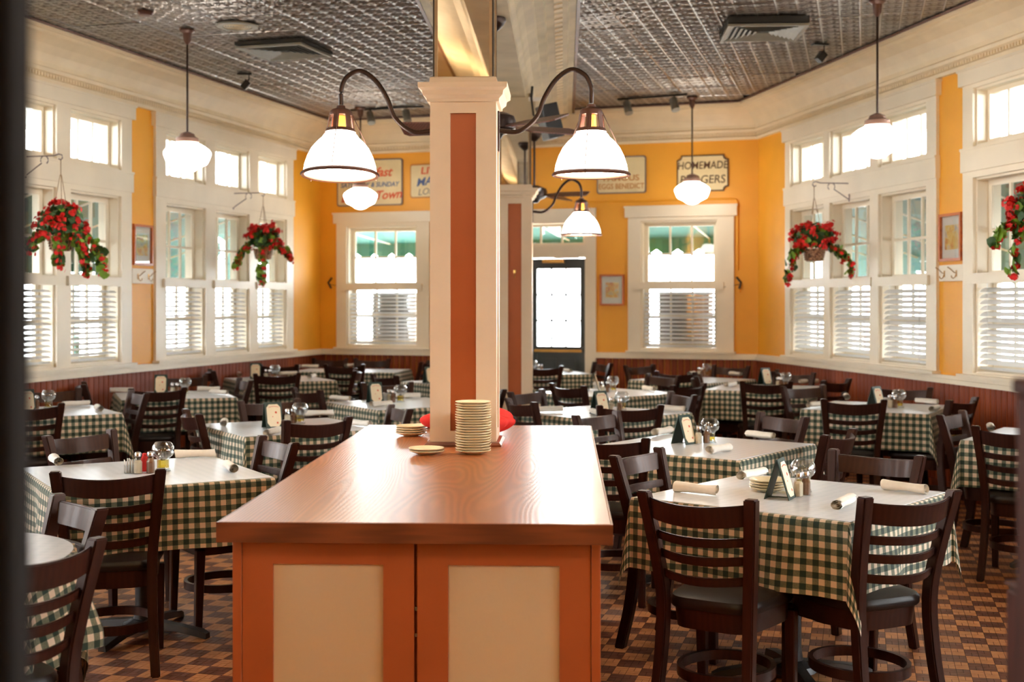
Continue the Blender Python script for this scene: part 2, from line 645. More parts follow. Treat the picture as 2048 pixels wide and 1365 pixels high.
BW = .076
bmA, bmB = board_mesh(BW, RAIL - .03, 'beadA'), board_mesh(BW, RAIL - .03, 'beadB')
for F, L, W, skip, flip in ((FL, 8.2, wall_left, None, 1), (FR, 6.8, wall_right, None, 0), (FB, WB - .02, wall_back, DOOR, 0)):
    n = int(L / BW) + (1 if skip else 0)
    ang = math.atan2(F.D.y, F.D.x)
    for i in range(n):
        u = i * BW
        if skip and skip[0] - BW < u < skip[1]:
            if u + BW > skip[1]:
                u = skip[1] + .001
            else:
                continue
        o = bpy.data.objects.new('wainscot_board', random.choice((bmA, bmA, bmB)))
        COL.objects.link(o)
        o.parent = W
        # the board mesh runs along +x and out along +y
        X = Vector((F.D.x, F.D.y, 0))
        Y = Vector((F.N.x, F.N.y, 0))
        Z = Vector((0, 0, 1))
        mt = Matrix((X, Y, Z)).transposed().to_4x4()
        mt.translation = Vector(F(u, .002 + random.random() * .002, .0))
        o.matrix_world = mt
# plain wainscot run in the unseen part of the side walls
for nm, F, a, L in (('trim_10', FL, 8.2, WL), ('trim_11', FR, 6.8, WR)):
    struct(nm, MB().fbox(F, a, L, 0, .012, 0, .9), 'beadA')


def sweep(name, prof, corners_d, mat, segs=(0, 1, 2), start=0, **kw):
    """prof = [(d, z)], swept along the three walls with mitred corners"""
    frames = [(FL, WL), (FB, WB), (FR, WR)]

    def inter(Fa, Fb, d):
        a, b2 = Fa.O + Fa.N * d, Fb.O + Fb.N * d
        r = Fa.D
        s2 = Fb.D
        den = r.x * s2.y - r.y * s2.x
        t = ((b2.x - a.x) * s2.y - (b2.y - a.y) * s2.x) / den
        return a + r * t
    ends = []
    for d, z in prof:
        c1 = inter(FL, FB, d)
        c2 = inter(FR, FB, d)
        e0 = FL.O + FL.D * WL + FL.N * d
        e3 = FR.O + FR.D * WR + FR.N * d
        ends.append(([e0, c1, c2, e3], z))
    out = []
    for k in segs:
        rs = [[(p[k].x, p[k].y, z) for p, z in ends], [(p[k + 1].x, p[k + 1].y, z) for p, z in ends]]
        mb = MB()
        mb.rings(rs)
        out.append(struct('trim_%d' % (start + k), mb, mat, **kw))
    return out


# crown cove, its thin brown bead at the ceiling, chair rail
sweep('crown', [(0, CB), (.035, CB), (.04, CB + .03), (.02, CB + .045), (.02, CB + .075), (.05, CB + .085), (.06, CB + .11),
                (.045, CB + .125), (.05, CB + .16), (.085, CB + .22), (.14, CB + .28), (.20, CB + .32), (.235, CB + .335),
                (.24, CB + .355), (.275, CB + .36), (.28, CEIL - .012), (.28, CEIL), (0, CEIL)], None, 'crown', start=1)
sweep('crownedge', [(.281, CEIL - .014), (.30, CEIL - .016), (.305, CEIL), (.281, CEIL)], None, 'bronze', start=4)
# egg and dart course: small dentils along the crown, all one part of each wall
for F, L, W in ((FL, 8.4, wall_left), (FB, WB, wall_back), (FR, 7.0, wall_right)):
    mb = MB()
    u = .06
    while u < L:
        mb.fbox(F, u, u + .022, .02, .036, CB + .045, CB + .073)
        u += .04
    o = part('dentil_course', mb, 'crown', W)
    o['kind'] = 'stuff'
for nm, F, spans in (('trim_7', FL, [(0, WL)]), ('trim_8', FR, [(0, WR)]), ('trim_9', FB, [(0, DOOR[0]), (DOOR[1], WB)])):
    mb = MB()
    for a, c in spans:
        mb.fbox(F, a, c, 0, .05, RAIL - .035, RAIL)
        mb.fbox(F, a, c, 0, .03, RAIL, RAIL + .03)
    struct(nm, mb, 'cream')
for nm, F, spans in (('baseboard_left', FL, [(0, WL)]), ('baseboard_right', FR, [(0, WR)]), ('baseboard_back', FB, [(0, DOOR[0]), (DOOR[1], WB)])):
    mb = MB()
    for a, c in spans:
        mb.fbox(F, a, c, .018, .034, 0, .11)
    struct(nm, mb, 'beadA')

# floor: slab with thin raised tile strips
mb = MB()
mb.box(-8.5, 8.5, -3.2, 16.6, -.1, 0)
floor = struct('floor', mb, 'grout')
GA = math.radians(15.0)          # floor and ceiling grids follow the left wall
gx, gy = Vector((math.cos(GA), -math.sin(GA))), Vector((math.sin(GA), math.cos(GA)))
CELL = .111


def strips(x0, y0, flipx):
    """eight little rectangles of a cell, corner at x0, y0"""
    h, q = CELL / 2, CELL / 4
    out = []
    for k in (0, 1):
        bx = x0 + k * h
        if (k + flipx) % 2:
            out += [(bx, bx + q, y0 + h, y0 + 2 * h), (bx + q, bx + 2 * q, y0 + h, y0 + 2 * h), (bx, bx + h, y0, y0 + q), (bx, bx + h, y0 + q, y0 + 2 * q)]
        else:
            out += [(bx, bx + q, y0, y0 + h), (bx + q, bx + 2 * q, y0, y0 + h), (bx, bx + h, y0 + h, y0 + h + q), (bx, bx + h, y0 + h + q, y0 + 2 * h)]
    return out


def in_room(x, y, m=.0):
    p = Vector((x, y))
    return (p - FL.O).dot(FL.N) > m and (p - FR.O).dot(FR.N) > m and (p - FB.O).dot(FB.N) > m and y > -3.1


TH = .0012
JT = .0011
tile_me = {}
for col in (0, 1):
    mb = MB()
    for a, c, e, g in strips(0, 0, 0):
        mb.box(a + JT, c - JT, e + JT, g - JT, 0, TH)
    tile_me[col] = mb.mesh('floor_tile', 'tileL' if col else 'tileD')
near, rest = [], {0: [], 1: []}
for i in range(-110, 110):
    for j in range(-20, 160):
        p = gx * (i * CELL) + gy * (j * CELL)
        c = p + (gx + gy) * (CELL / 2)
        if not in_room(c.x, c.y, .05):
            continue
        col = (i + j) % 2
        inview = c.y > 3.3 and abs(c.x) / c.y < .42
        onisl = abs(c.x + .24) < .60 and 3.9 < c.y < 7.1
        if inview and not onisl and c.y < 6 and (abs(c.x - 1.9) < .35 or -1.75 < c.x < -.8 or .3 < c.x < .8) and c.y > 5.0 - (0 if abs(c.x) > .9 else .6):
            near.append((c.y, p, col, c))
        else:
            if c.y > 2.2 and abs(c.x) / c.y < .75:
                rest[col].append(p)
near.sort(key=lambda t: t[0])
for k, (yy, p, col, c) in enumerate(near):
    if k < 300:
        o = bpy.data.objects.new('floor_tile', tile_me[col])
        COL.objects.link(o)
        o.parent = floor
        o.location = (p.x, p.y, 0)
        o.rotation_euler = (0, 0, -GA)
    else:
        rest[col].append(p)
for col in (0, 1):
    V, Fc = [], []
    st = strips(0, 0, 0)
    for p in rest[col]:
        for a, c, e, g in st:
            k = len(V)
            for (x, y, z) in ((a, e, 0), (c, e, 0), (c, g, 0), (a, g, 0), (a, e, TH), (c, e, TH), (c, g, TH), (a, g, TH)):
                xx = x + (JT if x == a else -JT)
                yy = y + (JT if y == e else -JT)
                V.append((p.x + gx.x * xx + gy.x * yy, p.y + gx.y * xx + gy.y * yy, z))
            Fc.append((k + 4, k + 5, k + 6, k + 7))
            if p.y < 8:
                Fc += [(k, k + 1, k + 5, k + 4), (k + 1, k + 2, k + 6, k + 5), (k + 3, k, k + 4, k + 7)]
    me = bpy.data.meshes.new('mosaic_tiles')
    me.from_pydata(V, [], Fc)
    me.materials.append(M['tileL' if col else 'tileD'])
    o = link('mosaic_tiles', me, floor)
    o['kind'] = 'stuff'

# ceiling: slab above, pressed tin panels below it
mb = MB()
mb.box(-8.5, 8.5, -3.2, 16.9, CEIL + .03, CEIL + .15)
ceiling = struct('ceiling', mb, 'tin')
PN = .61
ng = 64
V, Fc = [], []


def emboss(x, y):
    c = PN / 4
    a, b2 = (x / c) % 1, (y / c) % 1
    e = min(a, 1 - a, b2, 1 - b2) * c            # distance to cell edge
    h = .007 * math.exp(-(e / .009) ** 2)
    r = math.hypot(a - .5, b2 - .5) * c
    h += .005 * math.exp(-((r - .042) / .008) ** 2) + .006 * math.exp(-(r / .014) ** 2)
    q = abs(abs(a - .5) + abs(b2 - .5) - .42) * c
    h += .003 * math.exp(-(q / .008) ** 2)
    return h


for j in range(ng + 1):
    for i in range(ng + 1):
        x, y = PN * i / ng, PN * j / ng
        V.append((x, y, -emboss(x, y) * 2.0))
for j in range(ng):
    for i in range(ng):
        k = j * (ng + 1) + i
        Fc.append((k, k + ng + 1, k + ng + 2, k + 1))
tin_me = bpy.data.meshes.new('tin_panel')
tin_me.from_pydata(V, [], Fc)
tin_me.materials.append(M['tin'])
at_ = tin_me.attributes.new('slope_tone', 'FLOAT', 'POINT')
for k_, (x_, y_, z_) in enumerate(V):
    g_ = math.hypot(emboss(x_ + .003, y_) - emboss(x_ - .003, y_), emboss(x_, y_ + .003) - emboss(x_, y_ - .003)) / .006
    at_.data[k_].value = min(1.0, g_ * 1.6)
for p in tin_me.polygons:
    p.use_smooth = True
cnt = 0
for i in range(-14, 14):
    for j in range(2, 30):
        p = gx * (i * PN) + gy * (j * PN)
        c = p + (gx + gy) * (PN / 2)
        if not in_room(c.x, c.y, -.0) or c.y < 5.2 or abs(c.x) / c.y > .56:
            continue
        cnt += 1
        o = bpy.data.objects.new('tin_panel', tin_me)
        COL.objects.link(o)
        o.parent = ceiling
        o.location = (p.x, p.y, CEIL + .018 + random.uniform(-.002, .002))
        o.rotation_euler = (random.uniform(-.003, .003), random.uniform(-.003, .003), -GA)
print('tin panels', cnt, 'near tiles', len(near), 'rest', len(rest[0]) + len(rest[1]))

# ------------------------------------------------------------------ windows, blinds
wcount = [0]
tcount = [20]


def sash(F, win, u0, u1, z0, z1, d, cols, zrows, fr=.045, name='sash'):
    """outer frame, muntins and one pane per opening"""
    mb = MB()
    t = .035
    mb.fbox(F, u0, u0 + fr, d - t / 2, d + t / 2, z0, z1)
    mb.fbox(F, u1 - fr, u1, d - t / 2, d + t / 2, z0, z1)
    mb.fbox(F, u0 + fr, u1 - fr, d - t / 2, d + t / 2, z0, z0 + fr)
    mb.fbox(F, u0 + fr, u1 - fr, d - t / 2, d + t / 2, z1 - fr, z1)
    s = part(name, mb, 'cream', win)
    zr = [z0 + fr] + zrows + [z1 - fr]
    us = [u0 + fr + (u1 - u0 - 2 * fr) * k / cols for k in range(cols + 1)]
    for z in zrows:
        part('muntin', MB().fbox(F, u0 + fr, u1 - fr, d - .012, d + .014, z - .012, z + .012), 'cream', s)
    for uu in us[1:-1]:
        part('muntin', MB().fbox(F, uu - .011, uu + .011, d - .011, d + .013, z0 + fr, z1 - fr), 'cream', s)
    for i in range(cols):
        for j in range(len(zr) - 1):
            part('pane', MB().fbox(F, us[i] + .004, us[i + 1] - .004, d - .003, d + .001, zr[j] + .004, zr[j + 1] - .004), 'glass', s)
    return s


def blind(F, u0, u1, z0, z1, label, tilt=.5, n=13):
    t = thing('window_blind', label, 'blind', F((u0 + u1) / 2, -.03, z0), 0, 'white slatted blinds in the lower windows')
    inv = Vector(t.location)

    def loc(mb):
        mb.v = [(a - inv.x, b2 - inv.y, c - inv.z) for a, b2, c in mb.v]
        return mb
    part('headrail', loc(MB().fbox(F, u0 + .012, u1 - .012, -.055, -.005, z1 - .035, z1 - .002)), 'blind', t)
    part('bottom_rail', loc(MB().fbox(F, u0 + .014, u1 - .014, -.045, -.015, z0, z0 + .02)), 'blind', t)
    hs, th = .029, .0025
    for k in range(n):
        zc = z0 + .045 + (z1 - z0 - .10) * (k + .3) / n
        mb = MB()
        ca, sa = math.cos(tilt), math.sin(tilt)
        for e in (-1, 1):
            pass
        q = [(-hs, -th), (0, th * 1.2), (hs, -th), (hs, th * 0 - th * .2), (0, th * 2.4), (-hs, -th * .2)]
        r = []
        for uu in (u0 + .016, u1 - .016):
            r.append([F(uu, -.03 + a * ca + b2 * sa, zc - a * sa + b2 * ca) for a, b2 in q])
        mb.rings(r)
        part('slat', loc(mb), 'blind', t)
    part('lift_cord', loc(MB().fbox(F, u0 + .14, u0 + .143, -.002, .001, z0, z1)), 'blind', t)
    part('lift_cord', loc(MB().fbox(F, u1 - .15, u1 - .147, -.002, .001, z0, z1)), 'blind', t)
    return t


ordinal = ['first', 'second', 'third', 'fourth', 'fifth', 'sixth', 'seventh', 'eighth', 'ninth', 'tenth', 'eleventh', 'twelfth']


def window_group(F, g0, g1, ops, side, gi, transom=True, blinds=True):
    tcount[0] += 1
    top = 3.35 if transom else 2.64
    mb = MB()
    th = .028
    us = [g0] + [x for o in ops for x in o] + [g1]
    for k in range(0, len(us), 2):
        mb.fbox(F, us[k], us[k + 1], 0, th, RAIL + .03, top)
    # boards between the openings
    for a, c in ops:
        mb.fbox(F, a, c, 0, th, 3.19 if transom else 2.47, top)
        if transom:
            mb.fbox(F, a, c, 0, th, 2.50, 2.74)
        mb.fbox(F, a, c, 0, th, RAIL + .03, 1.0)
    casing = struct('trim_%d' % tcount[0], mb, 'cream')
    hm = MB()
    hm.fbox(F, g0 - .035, g1 + .035, 0, .05, top - .13, top - .02)
    hm.fbox(F, g0 - .045, g1 + .045, 0, .06, top - .02, top)
    if transom:
        hm.fbox(F, g0 - .012, g1 + .012, 0, .042, 2.55, 2.72)
        hm.fbox(F, g0 - .012, g1 + .012, 0, .05, 2.715, 2.735)
    part('head_board', hm, 'cream', casing)
    part('sill', MB().fbox(F, g0 - .02, g1 + .02, 0, .075, RAIL + .0305, RAIL + .055), 'cream', casing)
    for a, c in ops:
        part('cafe_rail', MB().fbox(F, a - .07, c + .07, .029, .055, 1.685, 1.765), 'cream', casing)
    for i, (a, c) in enumerate(ops):
        wcount[0] += 1
        w = semp('window_%d' % wcount[0], F((a + c) / 2, -.1, 1.0))
        inv = Vector(w.location)
        jb = MB()
        for z0, z1 in ([(1.0, 2.50), (2.74, 3.19)] if transom else [(1.0, 2.47)]):
            jb.fbox(F, a, a + .018, -.2, .0, z0, z1)
            jb.fbox(F, c - .018, c, -.2, .0, z0, z1)
            jb.fbox(F, a, c, -.2, .0, z0, z0 + .018)
            jb.fbox(F, a, c, -.2, .0, z1 - .018, z1)
        part('jamb', jb, 'cream', w)
        zt = 2.482 if transom else 2.452
        sash(F, w, a + .02, c - .02, 1.74, zt, -.11, 3, [2.09])
        sash(F, w, a + .02, c - .02, 1.02, 1.735, -.15, 3, [1.38])
        if transom:
            sash(F, w, a + .02, c - .02, 2.758, 3.172, -.10, 3, [], .035)
        for ch in w.children:
            for m2 in [ch] + list(ch.children):
                me = m2.data
                me.transform(Matrix.Translation(-inv))
        if blinds:
            k = i if side == 'right' else i
            if side == 'back':
                lab = 'white slatted blind in the back wall window %s of the door' % ('left' if gi == 0 else 'right')
            else:
                lab = 'white slatted blind in the %s window of the %s wall from the far corner' % (ordinal[gi * 3 + i], side)
            blind(F, a + .018, c - .018, 1.03, 1.725, lab, tilt={'left': .35, 'right': .62, 'back': .42}[side])


for gi, (g0, g1, ops) in enumerate(LEFT_GROUPS):
    window_group(FL, g0, g1, ops, 'left', gi, blinds=gi < 2)
for gi, (g0, g1, ops) in enumerate(RIGHT_GROUPS):
    window_group(FR, g0, g1, ops, 'right', gi, blinds=gi < 2)
for gi, (g0, g1, ops) in enumerate(BACK_WIN):
    window_group(FB, g0, g1, ops, 'back', gi, transom=False)

# door in the back wall, with its transom light and casing
mb = MB()
a, c = DOOR
mb.fbox(FB, a, a + .13, 0, .03, 0, 2.63)
mb.fbox(FB, c - .13, c, 0, .03, 0, 2.63)
mb.fbox(FB, a, c, 0, .035, 2.46, 2.63)
mb.fbox(FB, a + .13, c - .13, -.1, .02, 2.06, 2.2)
struct('trim_40', mb, 'cream')
door = semp('door_1', FB((a + c) / 2, -.08, 0))
inv = Vector(door.location)


def dl(mb):
    mb.v = [(p - inv.x, q - inv.y, r - inv.z) for p, q, r in mb.v]
    return mb


mid = (a + c) / 2
for k, (l0, l1) in enumerate(((a + .135, mid - .003), (mid + .003, c - .135))):
    leaf = MB()
    st = .075
    for q in ((l0, l0 + st), (l1 - st, l1)):
        leaf.fbox(FB, q[0], q[1], -.10, -.055, .01, 2.05)
    for q in ((.01, .22), (.52, .60), (.93, 1.02), (1.93, 2.05)):
        leaf.fbox(FB, l0 + st, l1 - st, -.10, -.055, *q)
    for q in ((.22, .52), (.60, .93)):
        leaf.fbox(FB, l0 + st, l1 - st, -.085, -.07, *q)
        leaf.fbox(FB, l0 + st + .06, (l0 + l1) / 2 - .03, -.085, -.062, q[0] + .05, q[1] - .05)
        leaf.fbox(FB, (l0 + l1) / 2 + .03, l1 - st - .06, -.085, -.062, q[0] + .05, q[1] - .05)
    lf = part('door_leaf', dl(leaf), 'doorgreen', door)
    gw = (l1 - l0 - 2 * st) / 3
    for i in (1, 2):
        part('muntin', dl(MB().fbox(FB, l0 + st + i * gw - .011, l0 + st + i * gw + .011, -.09, -.06, 1.02, 1.93)), 'doorgreen', lf)
        z = 1.02 + .91 * i / 3
        part('muntin', dl(MB().fbox(FB, l0 + st, l1 - st, -.089, -.061, z - .011, z + .011)), 'doorgreen', lf)
    for i in range(3):
        for j in range(3):
            part('pane', dl(MB().fbox(FB, l0 + st + i * gw + .012, l0 + st + (i + 1) * gw - .012, -.078, -.074, 1.034 + j * .3033, 1.306 + j * .3033)), 'glass', lf)
    part('push_bar', dl(MB().fbox(FB, l0 + .05, l1 - .05, -.03, -.015, .955, .985).fbox(FB, l0 + .06, l0 + .08, -.055, -.03, .955, .985).fbox(FB, l1 - .08, l1 - .06, -.055, -.03, .955, .985)), 'brass', door)
part('door_closer', dl(MB().fbox(FB, mid + .16, mid + .42, -.054, .0, 2.0, 2.045).fbox(FB, mid + .30, mid + .60, -.03, -.018, 2.05, 2.058)), 'brass', door)
part('edge_strip', dl(MB().fbox(FB, mid + .0, mid + .025, -.052, -.042, .1, 2.0)), 'brass', door)
w = semp('window_40', (0, 0, 0))
sash(FB, w, a + .14, c - .14, 2.205, 2.455, -.06, 5, [], .03)
struct('trim_41', MB().fbox(FB, a + .1, c - .1, -.2, .01, -.01, .012), 'bronze')

# ------------------------------------------------------------------ outdoors
mb = MB()
mb.box(-40, 40, -20, 60, -.35, -.12)
ground = struct('ground', mb, 'ground')


def awning(F, u0, u1, proj, z0, z1, label, valance=.28):
    t = thing('awning', label, 'awning', F((u0 + u1) / 2, -.22, z0))
    inv = Vector(t.location)

    def loc(mb):
        mb.v = [(p - inv.x, q - inv.y, r - inv.z) for p, q, r in mb.v]
        return mb
    mb = MB()
    mb.add([F(u0, -.21, z0), F(u1, -.21, z0), F(u1, -.21 - proj, z1), F(u0, -.21 - proj, z1),
            F(u0, -.21, z0 + .01), F(u1, -.21, z0 + .01), F(u1, -.21 - proj, z1 + .01), F(u0, -.21 - proj, z1 + .01)],
           [(0, 1, 2, 3), (4, 7, 6, 5), (0, 4, 5, 1), (1, 5, 6, 2), (2, 6, 7, 3), (3, 7, 4, 0)])
    part('canvas', loc(mb), 'teal', t)
    n = max(3, int((u1 - u0) / .25))
    mb = MB()
    for k in range(n):
        ua, ub = u0 + (u1 - u0) * k / n, u0 + (u1 - u0) * (k + 1) / n
        pts = [(ua, z1), (ub, z1), (ub, z1 - valance * .7), (ub * .75 + ua * .25, z1 - valance * .93), ((ua + ub) / 2, z1 - valance), (ua * .75 + ub * .25, z1 - valance * .93), (ua, z1 - valance * .7)]
        mb.rings([[F(p, -.21 - proj - e, z) for p, z in pts] for e in (0, .006)])
    part('valance', loc(mb), 'teal', t)
    mb = MB()
    k = u0 + .1
    while k < u1:
        mb.tube([F(k, -.22, z0 - .22), F(k, -.2 - proj, z1 - .01)], .01, 6)
        k += .9
    part('strut', loc(mb), 'white', t)
    # soffit of boards above
    return t


awning(FL, -1.9, 7.6, 1.45, 2.70, 2.06, 'long teal canvas awning outside the left windows', .33)
awning(FR, -2.3, 7.8, 1.45, 2.70, 2.04, 'long teal canvas awning outside the right windows', .33)
awning(FB, -.8, 1.75, 1.5, 2.66, 2.34, 'teal canvas awning outside the back window left of the door', .2)
awning(FB, 1.8, 5.0, 1.25, 2.66, 2.34, 'teal canvas awning outside the door and the right back window', .2)
# pale house across each street and dark porch posts just outside the glass
for nm, F, u0, u1, lab in (('street_house', FL, -1.5, 9, 'pale house across the street beyond the left windows'),
                           ('street_house', FR, -1.5, 9, 'pale house across the street beyond the right windows')):
    h = thing(nm, lab, 'building', F((u0 + u1) / 2, -7, -.12))
    inv = Vector(h.location)

    def hl(mb):
        mb.v = [(p - inv.x, q - inv.y, r - inv.z) for p, q, r in mb.v]
        return mb
    part('facade', hl(MB().fbox(F, u0, u1, -10, -7.2, -.12, 2.5)), 'street', h)
    part('roof', hl(MB().fbox(F, u0 - .2, u1 + .2, -10, -6.9, 2.5, 2.6)), 'white', h)
    k = u0 + .6
    while k < u1 - 1:
        part('shutter', hl(MB().fbox(F, k, k + .5, -7.2, -7.14, 1.0, 2.3)), 'teal', h)
        k += 1.9
for F, us, sd in ((FL, (1.9, 2.85, 5.4, 6.4), 'left'), (FR, (1.87, 2.88, 5.5), 'right')):
    for k, u in enumerate(us):
        tag(part('porch_post', MB().fbox(F, u - .04, u + .04, -1.62, -1.54, -.12, 2.08), 'tealboard', None),
            'dark teal porch post outside the %s windows, %s from the far corner' % (sd, ordinal[k]), 'post')
# dark boxes standing in the back windows behind the blinds
for k, (w0, w1, lab) in enumerate(((.60, 1.09, 'left'), (4.22, 4.80, 'right'))):
    t = thing('window_box', 'grey rectangular unit behind the blind of the %s back window' % lab, 'appliance', FB((w0 + w1) / 2, -.40, 1.03))
    inv = Vector(t.location)
    mb = MB().fbox(FB, w0, w1, -.50, -.22, 1.03, 1.66)
    mb.v = [(p - inv.x, q - inv.y, r - inv.z) for p, q, r in mb.v]
    part('casing', mb, 'grey', t)
    mb = MB()
    for j in range(8):
        mb.fbox(FB, w0 + .04, w1 - .04, -.221, -.21, 1.10 + j * .065, 1.125 + j * .065)
    mb.v = [(p - inv.x, q - inv.y, r - inv.z) for p, q, r in mb.v]
    part('grille', mb, 'grey', t)

# ------------------------------------------------------------------ ceiling beam along the columns
BA = math.radians(-2.3)
bo = Vector((-.226, 6.15))
bd = Vector((math.sin(-BA), math.cos(-BA)))
bn = Vector((bd.y, -bd.x))


def BF(t, side, z):
    p = bo + bd * t + bn * side
    return (p.x, p.y, z)


half = [(0, 3.36), (.13, 3.36), (.135, 3.40), (.16, 3.42), (.17, 3.46), (.20, 3.50), (.26, 3.53), (.27, 3.56), (.33, 3.575), (.34, 3.62), (.50, 3.66), (.51, 3.69), (.56, 3.70), (.565, 3.78)]
prof = [(-a, z) for a, z in half[::-1]] + half[1:]
mb = MB()
mb.rings([[BF(t, a, z) for a, z in prof] for t in (-9.0, 8.98)])
beam = struct('trim_50', mb, 'plaster')
mb = MB()
for i in range(60):
    t = -1 + i * .16
    for sg in (-1, 1):
        s0, s1 = sorted((sg * .40, sg * .46))
        p = [BF(t, s0, 3.628), BF(t, s1, 3.642), BF(t + .08, s1, 3.642), BF(t + .08, s0, 3.628)]
        q = [(a, b2, c + .03) for a, b2, c in p]
        mb.rings([p, q])
o = part('ornament_course', mb, 'crown', beam)
o['kind'] = 'stuff'
for sg in (-1, 1):
    mb = MB()
    for t0 in (-9.0,):
        p = [BF(t0, sg * .565, 3.70), BF(t0, sg * .59, 3.70), BF(t0, sg * .59, 3.76), BF(t0, sg * .565, 3.76)]
        q = [BF(8.98, sg * .565, 3.70), BF(8.98, sg * .59, 3.70), BF(8.98, sg * .59, 3.76), BF(8.98, sg * .565, 3.76)]
        mb.rings([p, q])
    part('edge_bead', mb, 'bronze', beam)

# ------------------------------------------------------------------ columns
CW = .307


def column(name, loc, z0, label, block=False):
    t = thing(name, label, 'column', (loc[0], loc[1], 0), BA)
    h = CW / 2
    capz = 2.42
    core = MB().box(-h + .018, h - .018, -h + .018, h - .018, z0, capz)
    part('inset_panel', core, 'orange', t)
    st = .094
    mb = MB()
    for sx in (-1, 1):
        for sy in (-1, 1):
            x0, x1 = sorted((sx * h, sx * (h - st)))
            y0, y1 = sorted((sy * h, sy * (h - .02)))
            mb.box(x0, x1, y0, y1, z0, capz)
            x0, x1 = sorted((sx * h, sx * (h - .02)))
            y0, y1 = sorted((sy * (h - .02), sy * (h - st)))
            mb.box(x0, x1, y0, y1, z0, capz)
    part('stile', mb, 'columncream', t)
    mb = MB()
    e = .0008
    for z in ((z0, z0 + .07), (capz - .0, capz + .05)):
        mb.box(-h + e, h - e, -h + e, h - e, *z)
    part('rail_block', mb, 'columncream', t)
    pr = [(h - .002, capz + .05), (h + .012, capz + .052), (h + .014, capz + .065), (h + .03, capz + .08), (h + .034, capz + .10), (h + .05, capz + .112), (h + .052, capz + .135), (h + .004, capz + .137), (h + .0, capz + .165), (h - .01, capz + .17)]
    mb = MB()
    mb.rings([[(sx * r, sy * r, z) for sx, sy in ((-1, -1), (1, -1), (1, 1), (-1, 1))] for r, z in pr])
    part('capital', mb, 'columncream', t)
    zt = 3.40
    m = h - .012
    zb = capz + .17
    mbm = MB().box(-m + .006, m - .006, -m + .006, m - .006, zb, zt)
    part('mirror_panel', mbm, 'mirror', t)
    mb = MB()
    for sx in (-1, 1):
        for sy in (-1, 1):
            x0, x1 = sorted((sx * m, sx * (m - .008)))
            y0, y1 = sorted((sy * m, sy * (m - .008)))
            mb.box(x0, x1, y0, y1, zb, zt)
    part('mirror_edge', mb, 'black', t)
    mb = MB()
    for sx in (-1, 1):
        for sy in (-1, 1):
            x0, x1 = sorted((sx * (m - .008), sx * (m - .022)))
            y0, y1 = sorted((sy * (m - .002), sy * (m - .007)))
            mb.box(x0, x1, y0, y1, zb, zt)
            mb.box(*sorted((sx * (m - .002), sx * (m - .007))), *sorted((sy * (m - .008), sy * (m - .022))), zb, zt)
    part('gilt_trim', mb, 'gilt', t)
    if block:
        part('top_block', MB().box(-h - .03, h + .03, -h - .03, h + .03, 3.12, 3.359).box(-h - .05, h + .05, -h - .05, h + .05, 3.10, 3.12), 'plaster', t)
        hk = MB().tube([(0, -h + .012, 1.80), (0, -h - .01, 1.78), (0, -h - .03, 1.76), (0, -h - .035, 1.78)], .005, 6).lathe([(.012, 0), (.012, .03)], 8, (0, -h + .012, 1.80))
        part('hook', hk, 'brass', t, True)
    else:
        qr = MB()
        w2 = h + .024
        for k in range(4):
            ca, sa = math.cos(k * PI / 2), math.sin(k * PI / 2)
            pr = [(h, 0), (w2, 0), (w2, .008), (h + .014, .018), (h, .021)]
            r1 = []
            for e2 in (-1, 1):
                ring = []
                for d, z in pr:
                    x, y = e2 * d, -d
                    ring.append((x * ca - y * sa, x * sa + y * ca, z0 + z))
                r1.append(ring)
            qr.rings(r1)
        part('base_moulding', qr, 'counteredge', t)
    return t


ISZ = .88
col1 = column('column', (-.2195, 6.153), ISZ, 'square cream and orange column standing on the wooden island')
col2 = column('column', (.03, 11.70), 0, 'square cream and orange column standing behind the island', True)

# ------------------------------------------------------------------ island
isl = thing('serving_island', 'orange serving island with cream panels and glossy oak worktop', 'counter', (-.235, 5.475, 0), BA)
iw, il = .595, 1.55
part('worktop', MB().box(-iw, iw, -il, il, ISZ - .045, ISZ), 'counter', isl, bevel=.002)
eb = MB().box(-iw - .006, iw + .006, -il - .006, -il, ISZ - .062, ISZ - .001).box(-iw - .006, iw + .006, il, il + .006, ISZ - .062, ISZ - .001)
eb.box(-iw - .006, -iw, -il, il, ISZ - .062, ISZ - .001).box(iw, iw + .006, -il, il, ISZ - .062, ISZ - .001)
part('worktop_edge', eb, 'counteredge', isl)
cw, cl = .565, 1.50
part('cabinet_body', MB().box(-cw + .03, cw - .03, -cl + .03, cl, .08, ISZ - .046), 'orange', isl)
part('plinth', MB().box(-cw + .06, cw - .06, -cl + .07, cl - .06, 0, .079), 'black', isl)
for sx in (-1, 1):
    x0, x1 = sorted((sx * cw, sx * (cw - .028)))
    part('side_panel', MB().box(x0, x1, -cl, cl, .02, ISZ - .046), 'orange', isl, bevel=.001)
for k, (x0, x1) in enumerate(((-cw + .03, -.005), (.005, cw - .03))):
    y0, y1 = -cl + .004, -cl + .026
    st, zt, zb = .095, ISZ - .05, .03
    d = MB().box(x0, x0 + st, y0, y1, zb, zt).box(x1 - st, x1, y0, y1, zb, zt).box(x0 + st, x1 - st, y0, y1, zb, zb + .09).box(x0 + st, x1 - st, y0, y1, zt - .088, zt)
    dd = part('cabinet_door', d, 'orange', isl)
    part('door_panel', MB().box(x0 + st - .004, x1 - st + .004, y0 + .008, y1 - .004, zb + .086, zt - .084), 'panelcream', dd)
part('hinge', MB().box(-.004, .004, -cl + .012, -cl + .02, .60, .612).box(-.004, .004, -cl + .012, -cl + .02, .52, .53), 'steel', isl)

# ------------------------------------------------------------------ gooseneck lamps on the columns


def shade_lamp(loc, label, power=0, tilt=0.0, rod=True):
    """opal bell shade with bronze cap; origin at the centre of the cap top"""
    t = thing('gooseneck_lamp', label, 'lamp', loc)
    return t


